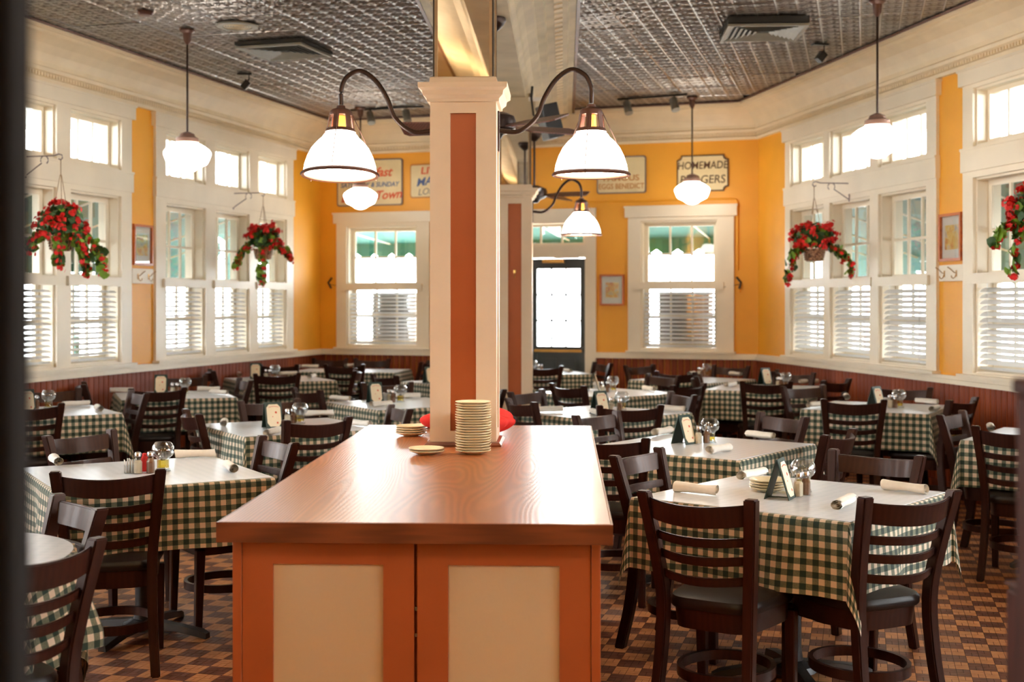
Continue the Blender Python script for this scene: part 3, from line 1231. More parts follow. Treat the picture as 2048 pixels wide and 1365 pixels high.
def gooseneck(loc, side, label, sc_=1.0, tilt=0.0):
    """side +1: arm leaves the column to the right. origin at the wall plate"""
    t = thing('gooseneck_lamp', label, 'lamp', loc, BA)
    pth = [(0, 0), (.097, -.004), (.18, .06), (.22, .155), (.275, .24), (.345, .286), (.41, .26), (.438, .20), (.44, .125)]
    pts = curve_pts([(side * d, 0, z) for d, z in pth], 6)
    part('arm', MB().tube(pts, .0115, 10), 'dark', t, True)
    part('wall_plate', MB().box(*sorted((side * .0, side * .008)), -.03, .03, -.10, .09), 'dark', t, bevel=.003)
    x, z = side * .44, .12
    rt = Matrix.Translation((x, 0, z)) @ Matrix.Rotation(tilt, 4, 'X')

    def tr(mb):
        mb.v = [tuple(rt @ Vector(p)) for p in mb.v]
        return mb
    # cap: collar, gallery of ribs, skirt
    part('cap', tr(MB().lathe([(0, .0), (.02, 0), (.022, -.012), (.045, -.02), (.053, -.03), (.054, -.048), (.05, -.05), (.0, -.05)], 24)), 'bronze', t, True)
    for k in range(6):
        a = k * PI / 3 + .3
        ca, sa = math.cos(a), math.sin(a)
        mb = MB()
        r = []
        for (rr, zz) in ((.052, -.047), (.062, -.115)):
            r.append([((rr + e) * ca - f2 * sa, (rr + e) * sa + f2 * ca, zz) for e, f2 in ((-.003, -.013), (.003, -.013), (.003, .013), (-.003, .013))])
        mb.rings(r)
        part('gallery_rib', tr(mb), 'bronze', t)
    part('neck_ring', tr(MB().lathe([(.058, -.11), (.066, -.112), (.072, -.122), (.074, -.128), (.066, -.128), (.058, -.112)], 28)), 'bronze', t, True)
    part('lamp_holder', tr(MB().lathe([(0, -.045), (.022, -.05), (.024, -.11), (.0, -.115)], 14)), 'bulbglow', t, True)
    pr = [(.062, -.125), (.078, -.14), (.088, -.155), (.11, -.175), (.135, -.205), (.155, -.245), (.168, -.285), (.174, -.325)]
    inn = [(r - .004, zz) for r, zz in pr[::-1]]
    part('glass_shade', tr(MB().lathe(pr + inn, 40)), 'shade', t, True)
    part('rim_ring', tr(MB().lathe([(.174, -.318), (.184, -.326), (.187, -.332), (.182, -.338), (.168, -.334), (.166, -.328), (.174, -.318)], 44)), 'bronze', t, True)
    for k in range(3):
        a = 2 * PI * k / 3 + (.35 if side > 0 else .5)
        ca, sa = math.cos(a), math.sin(a)
        part('guy_wire', tr(MB().tube([(.054 * ca, .054 * sa, -.03), (.12 * ca, .12 * sa, -.155), (.184 * ca, .184 * sa, -.30), (.183 * ca, .183 * sa, -.345)], .0023, 5)), 'bronze', t)
    wl = Matrix.Translation(loc) @ Matrix.Rotation(BA, 4, 'Z') @ Vector((x, 0, z - .40))
    point_light(wl, 9, (1, .83, .6), .12, 'shade_light')
    return t


def on_col(c, sx, z):
    h = CW / 2
    v = Matrix.Rotation(BA, 4, 'Z') @ Vector((sx * (h + .0), 0, 0))
    return (c.location.x + v.x, c.location.y + v.y, z)


gooseneck(on_col(col1, 1, 2.358), 1, 'white gooseneck lamp to the right of the near column')
gooseneck(on_col(col1, -1, 2.358), -1, 'white gooseneck lamp to the left of the near column', tilt=-.09)
gooseneck(on_col(col2, 1, 2.358), 1, 'small distant white gooseneck lamp on the far column')


# ------------------------------------------------------------------ schoolhouse pendants
def pendant(x, y, label, z=2.72, light=14):
    t = thing('pendant_lamp', label, 'lamp', (x, y, z))
    top = CEIL - z
    part('ceiling_cup', MB().lathe([(0, top - .0), (.062, top), (.062, top - .012), (.035, top - .03), (.03, top - .09), (.012, top - .12), (0, top - .12)], 24), 'bronze', t, True)
    part('rod', MB().tube([(0, 0, .17), (0, 0, top - .1)], .0085, 8), 'dark', t, True)
    part('fitter', MB().lathe([(0, .205), (.014, .204), (.03, .198), (.056, .186), (.064, .165), (.088, .152), (.094, .118), (.0, .112)], 24), 'pendantmetal', t, True)
    pr = [(0, .115), (.08, .112), (.10, .106), (.14, .085), (.175, .058), (.189, .036), (.189, .018), (.178, -.012), (.164, -.046), (.152, -.06), (.115, -.078), (.085, -.094), (.06, -.114), (.02, -.126), (0, -.127)]
    part('glass_globe', MB().lathe(pr, 36), 'shade', t, True)
    return t


pendant(-2.63, 10.53, 'schoolhouse pendant lamp hanging before the near left windows')
pendant(2.67, 9.5, 'schoolhouse pendant lamp hanging before the near right windows')
pendant(1.94, 14.0, 'schoolhouse pendant lamp in front of the burgers sign')
pendant(-1.72, 14.75, 'small schoolhouse pendant lamp in front of the far left sign')


# ------------------------------------------------------------------ ceiling fans
def fan(x, y, zt, zm, rot, label):
    t = thing('ceiling_fan', label, 'fan', (x, y, zm), rot)
    h = zt - zm
    part('canopy', MB().lathe([(0, h), (.075, h), (.078, h - .02), (.06, h - .05), (.03, h - .08), (.015, h - .09), (0, h - .09)], 24), 'dark', t, True)
    part('downrod', MB().tube([(0, 0, .06), (0, 0, h - .08)], .012, 8), 'dark', t, True)
    part('motor', MB().lathe([(0, .09), (.03, .085), (.09, .07), (.13, .05), (.14, .02), (.138, -.03), (.11, -.05), (.06, -.07), (.04, -.10), (0, -.105)], 28), 'dark', t, True)
    for k in range(5):
        a = 2 * PI * k / 5
        mb = MB()
        pts = [(.13, -.025), (.20, -.045), (.24, -.072), (.58, -.086), (.61, -.06), (.61, .06), (.58, .086), (.24, .072), (.20, .045), (.13, .025)]
        r = []
        for e in (0, .008):
            r.append([(p * math.cos(a) - q * math.sin(a), p * math.sin(a) + q * math.cos(a), -.02 + e + q * .36) for p, q in pts])
        mb.rings(r)
        part('blade', mb, 'fanwood', t)
    return t


fan(-.115, 8.3, 3.36, 2.68, .44, 'dark ceiling fan with brown blades beside the near column')
fan(.24, 14.0, 3.36, 2.71, .9, 'dark ceiling fan far back near the door')

# ------------------------------------------------------------------ tables, cloths, sheets
HT = .46
PH = {'L0': 'round table at the left edge', 'L1': 'near left table', 'L2': 'table just left of the island',
      'T3': 'table below the near left windows', 'T4': 'second table along the left wall', 'T5': 'third table along the left wall',
      'T6': 'table left of the near column', 'T7': 'long far left corner table', 'T8': 'table half hidden by the near column',
      'R1': 'near right table', 'R2': 'second table right of the island', 'R3': 'third table right of the island',
      'R4': 'fourth table right of the island', 'R5': 'table in front of the door', 'R6': 'table in the far right corner',
      'R7': 'table below the far right basket', 'R8': 'table below the right coat hooks', 'R9': 'table at the right edge'}
TABLES = {  # centre x, y, rotation in degrees, half sizes
    'L0': (-1.84, 4.07, 0, None), 'L1': (-1.718, 6.06, 29, (.47, .47)), 'L2': (-1.42, 8.28, 32, (HT, HT)),
    'T3': (-3.40, 9.40, 31, (HT, HT)), 'T4': (-2.88, 11.07, 21, (HT, HT)), 'T5': (-2.38, 13.3, 25, (HT, HT)),
    'T6': (-.85, 10.17, 34, (HT, HT)), 'T7': (-1.86, 15.0, -10, (.62, .38)), 'T8': (-.45, 12.85, 38, (HT, HT)),
    'R1': (1.155, 5.36, -40, (.475, .475)), 'R2': (1.035, 7.18, -36, (.47, .47)), 'R3': (.64, 9.33, 45, (HT, HT)),
    'R4': (.84, 11.35, 42, (HT, HT)), 'R5': (.36, 14.5, 12, (HT, .36)), 'R6': (1.84, 13.25, -42, (HT, HT)),
    'R7': (2.32, 11.97, -22, (HT, HT)), 'R8': (2.76, 9.80, -28, (HT, HT)), 'R9': (3.23, 7.60, -36, (HT, HT))}
ZT = .745      # underside of the cloth
ZC = .7495     # cloth surface
ZS = .7525     # surface of the sheet laid over it

tm = {}
for key, (hx, hy) in (('s', (HT, HT)), ('b', (.472, .472)), ('w', (.62, .38)), ('d', (HT, .36))):
    tm[key] = MB().box(-hx + .004, hx - .004, -hy + .004, hy - .004, ZT - .032, ZT - .001).mesh('tabletop', 'chair', bevel=.003)
tm['r'] = MB().lathe([(0, ZT - .032), (.44, ZT - .032), (.44, ZT - .001), (0, ZT - .001)], 48).mesh('tabletop', 'chair')
ped_me = MB().lathe([(0, .03), (.10, .03), (.09, .055), (.045, .075), (.038, .12), (.038, .66), (.06, .68), (.06, .7125), (0, .7125)], 20).mesh('pedestal', 'iron', True)
mb = MB()
mb.rings([[(.03, -.032, .03), (.03, .032, .03), (.03, .026, .075), (.03, -.026, .075)],
          [(.18, -.028, .028), (.18, .028, .028), (.18, .02, .058), (.18, -.02, .058)],
          [(.30, -.03, .012), (.30, .03, .012), (.30, .024, .04), (.30, -.024, .04)],
          [(.335, -.02, .0), (.335, .02, .0), (.335, .016, .026), (.335, -.016, .026)]])
foot_me = mb.mesh('foot', 'iron', True)


def cloth_mesh(hx, hy, over, seed, n=54, round_=False):
    rnd = random.Random(seed)
    ph = [rnd.uniform(0, 6) for _ in range(8)]
    Sx, Sy = hx + over, hy + over
    V, UV, Fc = [], [], []
    # grid lines pass exactly through the table edge
    def axis(h, S):
        ni = 18
        no = 16
        inner = [-h + 2 * h * i / ni for i in range(ni + 1)]
        outer = [over * (k + 1) / no for k in range(no)]
        return [-h - o for o in outer[::-1]] + inner + [h + o for o in outer]
    ax, ay = axis(hx, Sx), axis(hy, Sy)
    for v in ay:
        for u in ax:
            UV.append((u + 1, v + 1))
            if round_:
                R = .445
                r = math.hypot(u, v)
                if r <= R:
                    V.append((u, v, ZC))
                else:
                    a = math.atan2(v, u)
                    h = r - R
                    rr = R + .012 + (.05 * math.sin(9 * a + ph[0]) + .025 * math.sin(17 * a + ph[1]) + .03) * min(1, h / .25)
                    V.append((rr * math.cos(a), rr * math.sin(a), ZC - h * .98))
                continue
            du, dv = max(0, abs(u) - hx), max(0, abs(v) - hy)
            su, sv = (1 if u > 0 else -1), (1 if v > 0 else -1)
            if du == 0 and dv == 0:
                V.append((u, v, ZC))
            elif dv == 0 or du == 0:
                d, t, h = (du, v, hy) if dv == 0 else (dv, u, hx)
                i = (0 if su > 0 else 1) if dv == 0 else (2 if sv > 0 else 3)
                w = 1 - (t / h) ** 4
                q = d / over
                out = .007 + w * q * (.015 + .016 * math.sin(t * 11 + ph[i]) + .008 * math.sin(t * 23 + ph[i + 4]))
                rnd_ = min(1, d / .012)
                out *= rnd_
                z = ZC - d * (.995 - .02 * w * q)
                if dv == 0:
                    V.append((su * (hx + out), v, z))
                else:
                    V.append((u, sv * (hy + out), z))
            else:
                r = math.hypot(du, dv)
                th = math.atan2(dv, du)
                i = (0 if su > 0 else 1) + (2 if sv > 0 else 0)
                fm = .22 + .09 * math.sin(ph[i])
                fi = fm * math.sin(2 * th) ** .9 + .018 * (1 - math.sin(2 * th))
                tw = th + .35 * math.sin(ph[i + 4]) * math.sin(2 * th)
                o = r * math.sin(fi)
                V.append((su * (hx + .0 + o * math.cos(tw) + .006 * math.cos(th) ** 2), sv * (hy + o * math.sin(tw) + .006 * math.sin(th) ** 2), ZC - r * math.cos(fi) * .99))
    nx = len(ax)
    for j in range(len(ay) - 1):
        for i in range(nx - 1):
            k = j * nx + i
            Fc.append((k, k + 1, k + nx + 1, k + nx))
    me = bpy.data.meshes.new('tablecloth')
    me.from_pydata(V, [], Fc)
    uvl = me.uv_layers.new(name='UVMap')
    for lp in me.loops:
        uvl.data[lp.index].uv = UV[lp.vertex_index]
    for p in me.polygons:
        p.use_smooth = True
    try:
        me.set_sharp_from_angle(angle=.9)
    except Exception:
        pass
    me.materials.append(M['cloth'])
    return me


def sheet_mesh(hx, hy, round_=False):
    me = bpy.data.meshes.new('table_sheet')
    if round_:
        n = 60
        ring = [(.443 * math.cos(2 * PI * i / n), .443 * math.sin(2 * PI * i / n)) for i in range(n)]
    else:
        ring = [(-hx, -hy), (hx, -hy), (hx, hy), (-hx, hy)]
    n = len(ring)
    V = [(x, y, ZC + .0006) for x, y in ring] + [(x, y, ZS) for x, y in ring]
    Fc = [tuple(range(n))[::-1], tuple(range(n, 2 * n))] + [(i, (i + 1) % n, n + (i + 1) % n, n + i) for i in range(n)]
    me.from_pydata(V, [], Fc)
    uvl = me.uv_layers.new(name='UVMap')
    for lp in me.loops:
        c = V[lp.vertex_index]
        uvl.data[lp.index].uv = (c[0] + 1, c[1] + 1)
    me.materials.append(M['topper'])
    return me


cm = {'s': [cloth_mesh(HT, HT, .27, k) for k in (1, 2, 3)], 'b': [cloth_mesh(.475, .475, .285, k) for k in (4, 5)],
      'w': [cloth_mesh(.62, .38, .25, 6)], 'd': [cloth_mesh(HT, .36, .25, 7)], 'r': [cloth_mesh(.3, .3, .44, 8, round_=True)]}
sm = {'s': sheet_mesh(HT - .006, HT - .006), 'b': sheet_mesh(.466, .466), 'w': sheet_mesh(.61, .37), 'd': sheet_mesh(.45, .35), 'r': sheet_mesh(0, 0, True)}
for q, (k, (x, y, r, hs)) in enumerate(TABLES.items()):
    key = 'r' if hs is None else 'w' if hs[0] > .6 else 'd' if hs[1] < .4 else 'b' if hs[0] > .465 else 's'
    rz = math.radians(r)
    t = thing('dining_table', 'dark pedestal table under green gingham, the %s' % PH[k], 'table', (x, y, 0), rz, 'pedestal dining tables')
    link('tabletop', tm[key], t)
    for off in ((0,) if key != 'w' else (-.33, .33)):
        link('pedestal', ped_me, t, (off, 0, 0))
        for j in range(4):
            link('foot', foot_me, t, (off, 0, 0), math.radians(45 + 90 * j))
    c = link('tablecloth', cm[key][q % len(cm[key])], None, (x, y, 0), rz)
    tag(c, 'green and cream gingham cloth draped over the %s' % PH[k], 'tablecloth', 'green gingham tablecloths')
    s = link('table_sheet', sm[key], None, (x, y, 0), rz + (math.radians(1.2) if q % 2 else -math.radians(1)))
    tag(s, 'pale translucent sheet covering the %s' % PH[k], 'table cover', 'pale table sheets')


# ------------------------------------------------------------------ chairs
def rail_mb(w, ye, bow, z0, z1, th, n=10, lean=0.0, crown=0.0, dip=.009):
    """curved slat from -w to w; centre bows back by bow"""
    mb = MB()
    rs = []
    for i in range(n + 1):
        s = -1 + 2 * i / n
        x = s * w
        y = ye - bow * (1 - s * s)
        nrm = Vector((-2 * bow * s / w, -1, 0)).normalized() * (th / 2)
        zz = (crown - dip) * (1 - s * s)
        zb = -dip * (1 - s * s)
        rs.append([(x + nrm.x, y + nrm.y, z0 + zb), (x - nrm.x, y - nrm.y, z0 + zb), (x - nrm.x, y - nrm.y - lean, z1 + zz), (x + nrm.x, y + nrm.y - lean, z1 + zz)])
    return mb.rings(rs)


def make_chair():
    t = link('dining_chair', None)
    for s in (-1, 1):
        pts = [(s * .185, -.262, 0), (s * .172, -.215, .22), (s * .168, -.195, .45), (s * .182, -.222, .63), (s * .207, -.280, .862)]
        C = curve_pts(pts, 4)
        rs = []
        for i, p in enumerate(C):
            f = i / (len(C) - 1)
            hx, hy = .0185 + .004 * f, .023 + .002 * math.sin(PI * f)
            dz = .0
            rs.append([(p.x - hx, p.y - hy, p.z), (p.x + hx, p.y - hy, p.z), (p.x + hx, p.y + hy, p.z + dz), (p.x - hx, p.y + hy, p.z + dz)])
        part('leg', MB().rings(rs), 'chair', t, True, bevel=.005, seg=2)
        rs = []
        for f in (0, .5, 1):
            h = .0165 + .005 * f
            cx, cy = s * (.182 + .0 * f), .195 - .01 * f
            rs.append([(cx - h, cy - h, .385 * f), (cx + h, cy - h, .385 * f), (cx + h, cy + h, .385 * f), (cx - h, cy + h, .385 * f)])
        part('leg', MB().rings(rs), 'chair', t, bevel=.004)
    part('top_rail', rail_mb(.199, -.252, .066, .764, .842, .022, lean=.018, dip=.014), 'chair', t, True, bevel=.004, seg=2)
    for z, w, ye in ((.686, .182, -.229), (.617, .172, -.214), (.542, .164, -.204)):
        part('slat', rail_mb(w, ye, .056, z, z + .033, .018, lean=.006), 'chair', t, True, bevel=.004, seg=2)

    def seat_ring(k, z, n=28, inset=0):
        r = []
        for i in range(n):
            a = 2 * PI * i / n
            ca, sa = math.cos(a), math.sin(a)
            e = .42
            x = math.copysign(abs(ca) ** e, ca)
            y = math.copysign(abs(sa) ** e, sa)
            hw = .193 + .022 * y
            r.append(((hw - inset) * x * k, .015 + (.207 - inset) * y * k, z))
        return r
    part('seat_frame', MB().rings([seat_ring(1, .352, inset=.022), seat_ring(1, .425, inset=.014)]), 'chair', t, True)
    part('seat', MB().rings([seat_ring(.97, .426), seat_ring(1.0, .436), seat_ring(1.0, .452), seat_ring(.96, .466), seat_ring(.8, .475), seat_ring(.45, .479)]), 'blackvinyl', t, True)
    rs = []
    n = 28
    for i in range(n):
        a = 2 * PI * i / n
        ca, sa = math.cos(a), math.sin(a)
        cx, cy = .172 * ca, -.005 + .19 * sa
        rs.append([(cx - .008 * ca, cy - .008 * sa, .163), (cx + .009 * ca, cy + .009 * sa, .163), (cx + .009 * ca, cy + .009 * sa, .2), (cx - .008 * ca, cy - .008 * sa, .2)])
    part('ring_stretcher', MB().rings(rs, closed=True), 'chair', t, True)
    return t


# each chair: table, side in words, mid point of the post tops (x, y), facing direction
CH = [
    ('L0', 'far right side', (-1.497, 4.49), (-.79, -.62)),
    ('L0', 'near side', (-1.33, 3.62), (-.80, .60)),
    ('L1', 'near side', (-1.645, 5.30), (-.22, .97)),
    ('L1', 'far left side', (-2.27, 6.83), (.84, -.54)),
    ('L1', 'right side', (-1.17, 6.50), (-.84, -.54)),
    ('L2', 'near right side', (-1.14, 7.64), (-.60, .80)),
    ('L2', 'left side', (-2.0, 8.12), (.90, .42)),
    ('L2', 'far side', (-1.70, 9.10), (.50, -.86)),
    ('L2', 'right side', (-.73, 8.50), (-.93, -.37)),
    ('T3', 'near side', (-3.24, 8.72), (-.38, .92)),
    ('T3', 'far side', (-3.62, 10.24), (.62, -.78)),
    ('T3', 'right side', (-2.84, 9.90), (-.85, -.52)),
    ('T4', 'left side', (-3.61, 10.95), (.94, .30)),
    ('T4', 'near side', (-2.82, 10.35), (-.40, .91)),
    ('T4', 'far side', (-3.06, 12.08), (.35, -.93)),
    ('T4', 'right side', (-2.36, 11.5), (-.90, -.42)),
    ('T5', 'left side', (-3.02, 13.05), (.92, .30)),
    ('T5', 'near side', (-2.25, 12.45), (-.28, .96)),
    ('T5', 'right side', (-1.58, 13.12), (-.95, -.10)),
    ('T6', 'left side', (-1.62, 10.25), (.78, .62)),
    ('T6', 'far side', (-1.06, 11.05), (.30, -.95)),
    ('T6', 'right side', (-.15, 10.35), (-.90, -.42)),
    ('T7', 'near left side', (-2.55, 14.2), (.10, .99)),
    ('T7', 'near right side', (-1.83, 14.2), (.02, 1.0)),
    ('T7', 'right end', (-1.0, 14.95), (-.97, .12)),
    ('T7', 'far left side', (-2.2, 15.72), (-.2, -.98)),
    ('T7', 'far right side', (-1.68, 15.62), (-.2, -.98)),
    ('T8', 'left side', (-1.20, 12.2), (.80, .60)),
    ('R1', 'near left side', (.655, 4.62), (.53, .85)),
    ('R1', 'near right side', (1.43, 4.66), (-.43, .90)),
    ('R1', 'left side', (.575, 5.97), (.82, -.57)),
    ('R1', 'far right side', (1.662, 5.93), (-.62, -.78)),
    ('R2', 'near side', (.475, 6.60), (.25, .97)),
    ('R2', 'right side', (1.73, 6.86), (-.83, .56)),
    ('R2', 'far side', (1.65, 7.92), (-.88, -.47)),
    ('R2', 'far left side', (.52, 8.02), (.75, -.66)),
    ('R3', 'near side', (.785, 8.63), (-.10, .99)),
    ('R3', 'left side', (.06, 9.06), (.90, .43)),
    ('R3', 'far left side', (.11, 10.03), (.80, -.60)),
    ('R3', 'right side', (1.28, 9.74), (-.95, -.30)),
    ('R4', 'near left side', (.46, 10.76), (.80, .60)),
    ('R4', 'right side', (1.47, 10.80), (-.70, .71)),
    ('R4', 'far right side', (1.42, 12.2), (-.80, -.60)),
    ('R5', 'near side', (.32, 13.85), (-.10, .99)),
    ('R5', 'right side', (1.02, 14.6), (-.93, -.37)),
    ('R6', 'far left side', (1.38, 14.1), (.62, -.78)),
    ('R6', 'near left side', (1.60, 12.72), (.55, .83)),
    ('R6', 'far right side', (2.35, 13.95), (-.62, -.78)),
    ('R6', 'right side', (2.62, 12.95), (-.95, .30)),
    ('R7', 'left side', (1.73, 12.12), (.95, -.20)),
    ('R7', 'near side', (2.19, 11.2), (.08, 1.0)),
    ('R7', 'right side', (2.86, 11.45), (-.70, .71)),
    ('R7', 'far side', (2.74, 12.66), (-.55, -.83)),
    ('R8', 'far left side', (2.38, 10.64), (.45, -.89)),
    ('R8', 'near side', (2.40, 9.13), (.15, .99)),
    ('R8', 'far side', (3.15, 10.46), (-.40, -.92)),
    ('R8', 'right side', (3.19, 9.20), (-.72, .69)),
    ('R9', 'left side', (2.72, 8.05), (.80, -.60)),
    ('R9', 'near side', (2.74, 7.08), (.50, .87)),
]
proto = make_chair()
first = True
for k, side, (x, y), f in CH:
    f = Vector(f).normalized()
    tc = TABLES[k]
    mid_ = Vector((x, y))
    o = proto if first else copy_tree(proto)
    first = False
    org = mid_ + f * .28
    o.location = (org.x, org.y, 0)
    o.rotation_euler = (0, 0, math.atan2(-f.x, f.y))
    tag(o, 'dark ladderback chair, %s of the %s' % (side, PH[k]), 'chair', 'dark ladderback dining chairs')

# ------------------------------------------------------------------ things on the tables
me_lamp = {}
lamp_glass = MB().lathe([(.034, 0), (.036, .004), (.03, .009), (.028, .014), (.0285, .058), (.031, .064), (.043, .072), (.052, .088), (.0535, .102), (.049, .118), (.040, .131), (.034, .137), (.032, .137),
                         (.038, .130), (.047, .117), (.0515, .102), (.050, .089), (.041, .074), (.029, .066), (.0265, .058)], 26).mesh('glass_globe', 'jar', True)
lamp_oil = MB().lathe([(0, .016), (.0262, .016), (.0262, .052), (0, .052)], 20).mesh('oil', 'oil', True)
lamp_wick = MB().lathe([(0, .050), (.011, .051), (.012, .062), (.005, .066), (.003, .085), (0, .086)], 10).mesh('burner', 'steel', True)
base_disc = MB().lathe([(0, .0), (.034, 0), (.034, .012), (0, .014)], 20).mesh('foot', 'jar', True)


def table_lamp(x, y, lab, z=ZS):
    t = thing('oil_lamp', lab, 'candle lamp', (x, y, z), 0, 'glass globe oil lamps on the tables')
    link('glass_globe', lamp_glass, t)
    link('oil', lamp_oil, t)
    link('burner', lamp_wick, t)
    link('foot', base_disc, t)
    return t


jar_me = MB().rings([[(r * math.cos(2 * PI * (i + .5) / 8), r * math.sin(2 * PI * (i + .5) / 8), z) for i in range(8)] for r, z in
                     ((.019, 0), (.0205, .004), (.0205, .055), (.014, .070), (.0125, .080))]).mesh('glass_jar', 'jar')
cap_me = MB().lathe([(.0125, .078), (.0155, .080), (.0155, .092), (.013, .098), (.006, .101), (0, .1015)], 16).mesh('cap', 'steel', True)
fill = {}
for k in ('salt', 'pepper'):
    fill[k] = MB().rings([[(r * math.cos(2 * PI * (i + .5) / 8), r * math.sin(2 * PI * (i + .5) / 8), z) for i in range(8)] for r, z in
                          ((.0178, .003), (.0185, .006), (.0185, .054), (.0125, .068 if k == 'pepper' else .062))]).mesh('grains', k)


def shaker(x, y, kind, lab, z=ZS):
    t = thing(kind + '_shaker', lab, kind + ' shaker', (x, y, z), random.random(), kind + ' shakers on the tables')
    link('glass_jar', jar_me, t)
    link('grains', fill[kind], t)
    link('cap', cap_me, t)
    return t


# tent card: two leaning covers, printed card on the outer face (+X side)
cov = MB()
hw = .055
cov.rings([[(.0, s * hw, .158), (.003, s * hw, .162), (.052, s * hw, .0), (.048, s * hw, .0)] for s in (-1, 1)])
cov_me = cov.mesh('cover', 'menucover')
cov2_me = MB().rings([[(0, s * hw, .158), (-.003, s * hw, .162), (-.052, s * hw, .0), (-.048, s * hw, .0)] for s in (-1, 1)]).mesh('back_cover', 'menucover')
sl = (.0515 - .0035) / .158


def on_face(v, w, e=.0012):
    """v across, w up the slope 0..1"""
    z = .004 + w * .152
    return (.0535 - (z) * sl * .985 + e - .001, v, z)


oc = [(-.8, .2), (-.8, .82), (-.5, .95), (.5, .95), (.8, .82), (.8, .2), (.5, .05), (-.5, .05)]
crd = MB().rings([[on_face(a * .056, w, e) for a, w in oc] for e in (.0004, .0016)])
card_me = crd.mesh('card', 'card')
pr = MB()
for a, w, r in ((.25, .62, .0075), (-.15, .45, .0035), (.35, .20, .0065)):
    pts = [on_face(a * .056 + r * math.cos(q * PI / 3), w + r / .155 * math.sin(q * PI / 3), .0019) for q in range(6)]
    pts2 = [on_face(a * .056 + r * math.cos(q * PI / 3), w + r / .155 * math.sin(q * PI / 3), .0024) for q in range(6)]
    pr.rings([pts, pts2])
for q in range(9):
    a = -.52 + q * .13
    w = .80 + .05 * math.cos(a * 2.2)
    pr.rings([[on_face(a * .056 + dx, w + dw, e) for dx, dw in ((0, 0), (.0045, 0), (.0045, .028), (0, .028))] for e in (.0017, .0022)])
print_me = pr.mesh('print', 'print')
bar_me = MB().box(-.045, .045, -.008, .008, .004, .0065).mesh('brace', 'menucover')


def menu(x, y, ang, lab, z=ZS):
    t = thing('menu_stand', lab, 'menu stand', (x, y, z), math.radians(ang), 'green tent menus on the tables')
    link('cover', cov_me, t)
    link('back_cover', cov2_me, t)
    link('card', card_me, t)
    link('print', print_me, t)
    link('brace', bar_me, t)
    return t


def napkin_me(seed, L=.2):
    rnd = random.Random(seed)
    nL, nT = 7, 30
    rs = []
    a0, a1 = rnd.uniform(0, 6), rnd.uniform(0, 6)
    V, Fc = [], []
    for i in range(nL + 1):
        s = i / nL
        x = -L / 2 + L * s
        k = 1 + .07 * math.sin(s * 5 + a0) - .10 * math.sin(PI * s)
        for j in range(nT + 1):
            q = j / nT
            a = 2 * PI * 2.6 * q + a0
            r = (.006 + .0185 * q) * k
            V.append((x + .004 * math.sin(a + a1) * (1 if i in (0, nL) else 0), r * math.cos(a) * 1.15, .0238 + r * math.sin(a) * .95 + .0008 * math.sin(s * 9 + a1)))
    for i in range(nL):
        for j in range(nT):
            k = i * (nT + 1) + j
            Fc.append((k, k + 1, k + nT + 2, k + nT + 1))
    me = bpy.data.meshes.new('napkin_roll')
    me.from_pydata(V, [], Fc)
    for p in me.polygons:
        p.use_smooth = True
    me.materials.append(M['napkin'])
    return me


nap_me = [napkin_me(k) for k in range(4)]
napc = [0]


def napkin(e1, e2, k, where):
    x1, y1 = at(e1[0], e1[1], ZS)
    x2, y2 = at(e2[0], e2[1], ZS)
    ang = math.atan2(y2 - y1, x2 - x1)
    napc[0] += 1
    o = link('napkin_roll', nap_me[napc[0] % 4], None, ((x1 + x2) / 2, (y1 + y2) / 2, ZS), ang)
    tag(o, 'rolled napkin %s of the %s' % (where, PH[k]), 'napkin', 'rolled linen napkins on the tables')


NAP = {
    'R1': [((1345, 983), (1440, 993), 'at the left corner'), ((1478, 964), (1530, 953), 'beside the plates'), ((1745, 977), (1877, 993), 'along the far right edge'), ((1660, 1031), (1714, 1003), 'near the front corner')],
    'R2': [((1303, 874), (1345, 866), 'at the left corner'), ((1481, 874), (1561, 883), 'along the far right edge'), ((1409, 911), (1466, 901), 'at the front')],
    'R3': [((1079, 826), (1117, 825), 'at the left corner'), ((1326, 822), (1363, 824), 'at the right corner'), ((1184, 829), (1200, 834), 'at the front')],
    'R4': [((1275, 779), (1323, 786), 'at the right corner')],
    'R5': [((1123, 744), (1148, 748), 'at the right side')],
    'R6': [((1450, 750), (1493, 754), 'at the right corner'), ((1376, 753), (1390, 750), 'at the left corner'), ((1396, 753), (1402, 748), 'near the lamp')],
    'R7': [((1443, 777), (1480, 772), 'at the left corner'), ((1601, 768), (1633, 767), 'at the right corner')],
    'R8': [((1618, 817), (1646, 814), 'at the left corner'), ((1694, 801), (1691, 796), 'end-on at the far side'), ((1828, 807), (1879, 811), 'along the far right edge'), ((1857, 828), (1881, 819), 'at the front right')],
    'R9': [((1983, 867), (1979, 858), 'end-on at the far corner')],
    'L1': [((347, 917), (434, 915), 'along the far edge'), ((447, 934), (474, 954), 'at the right corner'), ((103, 921), (123, 938), 'at the left side')],
    'L2': [((447, 858), (449, 847), 'end-on at the left corner'), ((616, 833), (660, 832), 'along the far edge'), ((523, 878), (567, 865), 'in front of the menu'), ((706, 852), (729, 854), 'at the right corner')],
    'T3': [((131, 815), (172, 813), 'at the far side'), ((188, 816), (209, 829), 'at the right corner')],
    'T4': [((231, 786), (256, 786), 'at the far left corner'), ((401, 783), (434, 783), 'at the far right'), ((421, 789), (455, 791), 'at the right corner')],
    'T5': [((479, 756), (477, 750), 'end-on at the left corner'), ((564, 752), (589, 751), 'at the far side'), ((618, 758), (630, 755), 'at the right corner')],
    'T6': [((664, 802), (697, 804), 'at the left corner'), ((744, 815), (780, 812), 'at the front'), ((806, 797), (827, 797), 'at the far side')],
    'T7': [((574, 737), (594, 737), 'at the left end'), ((608, 737), (632, 737), 'at the middle'), ((690, 736), (710, 734), 'at the right half')],
}
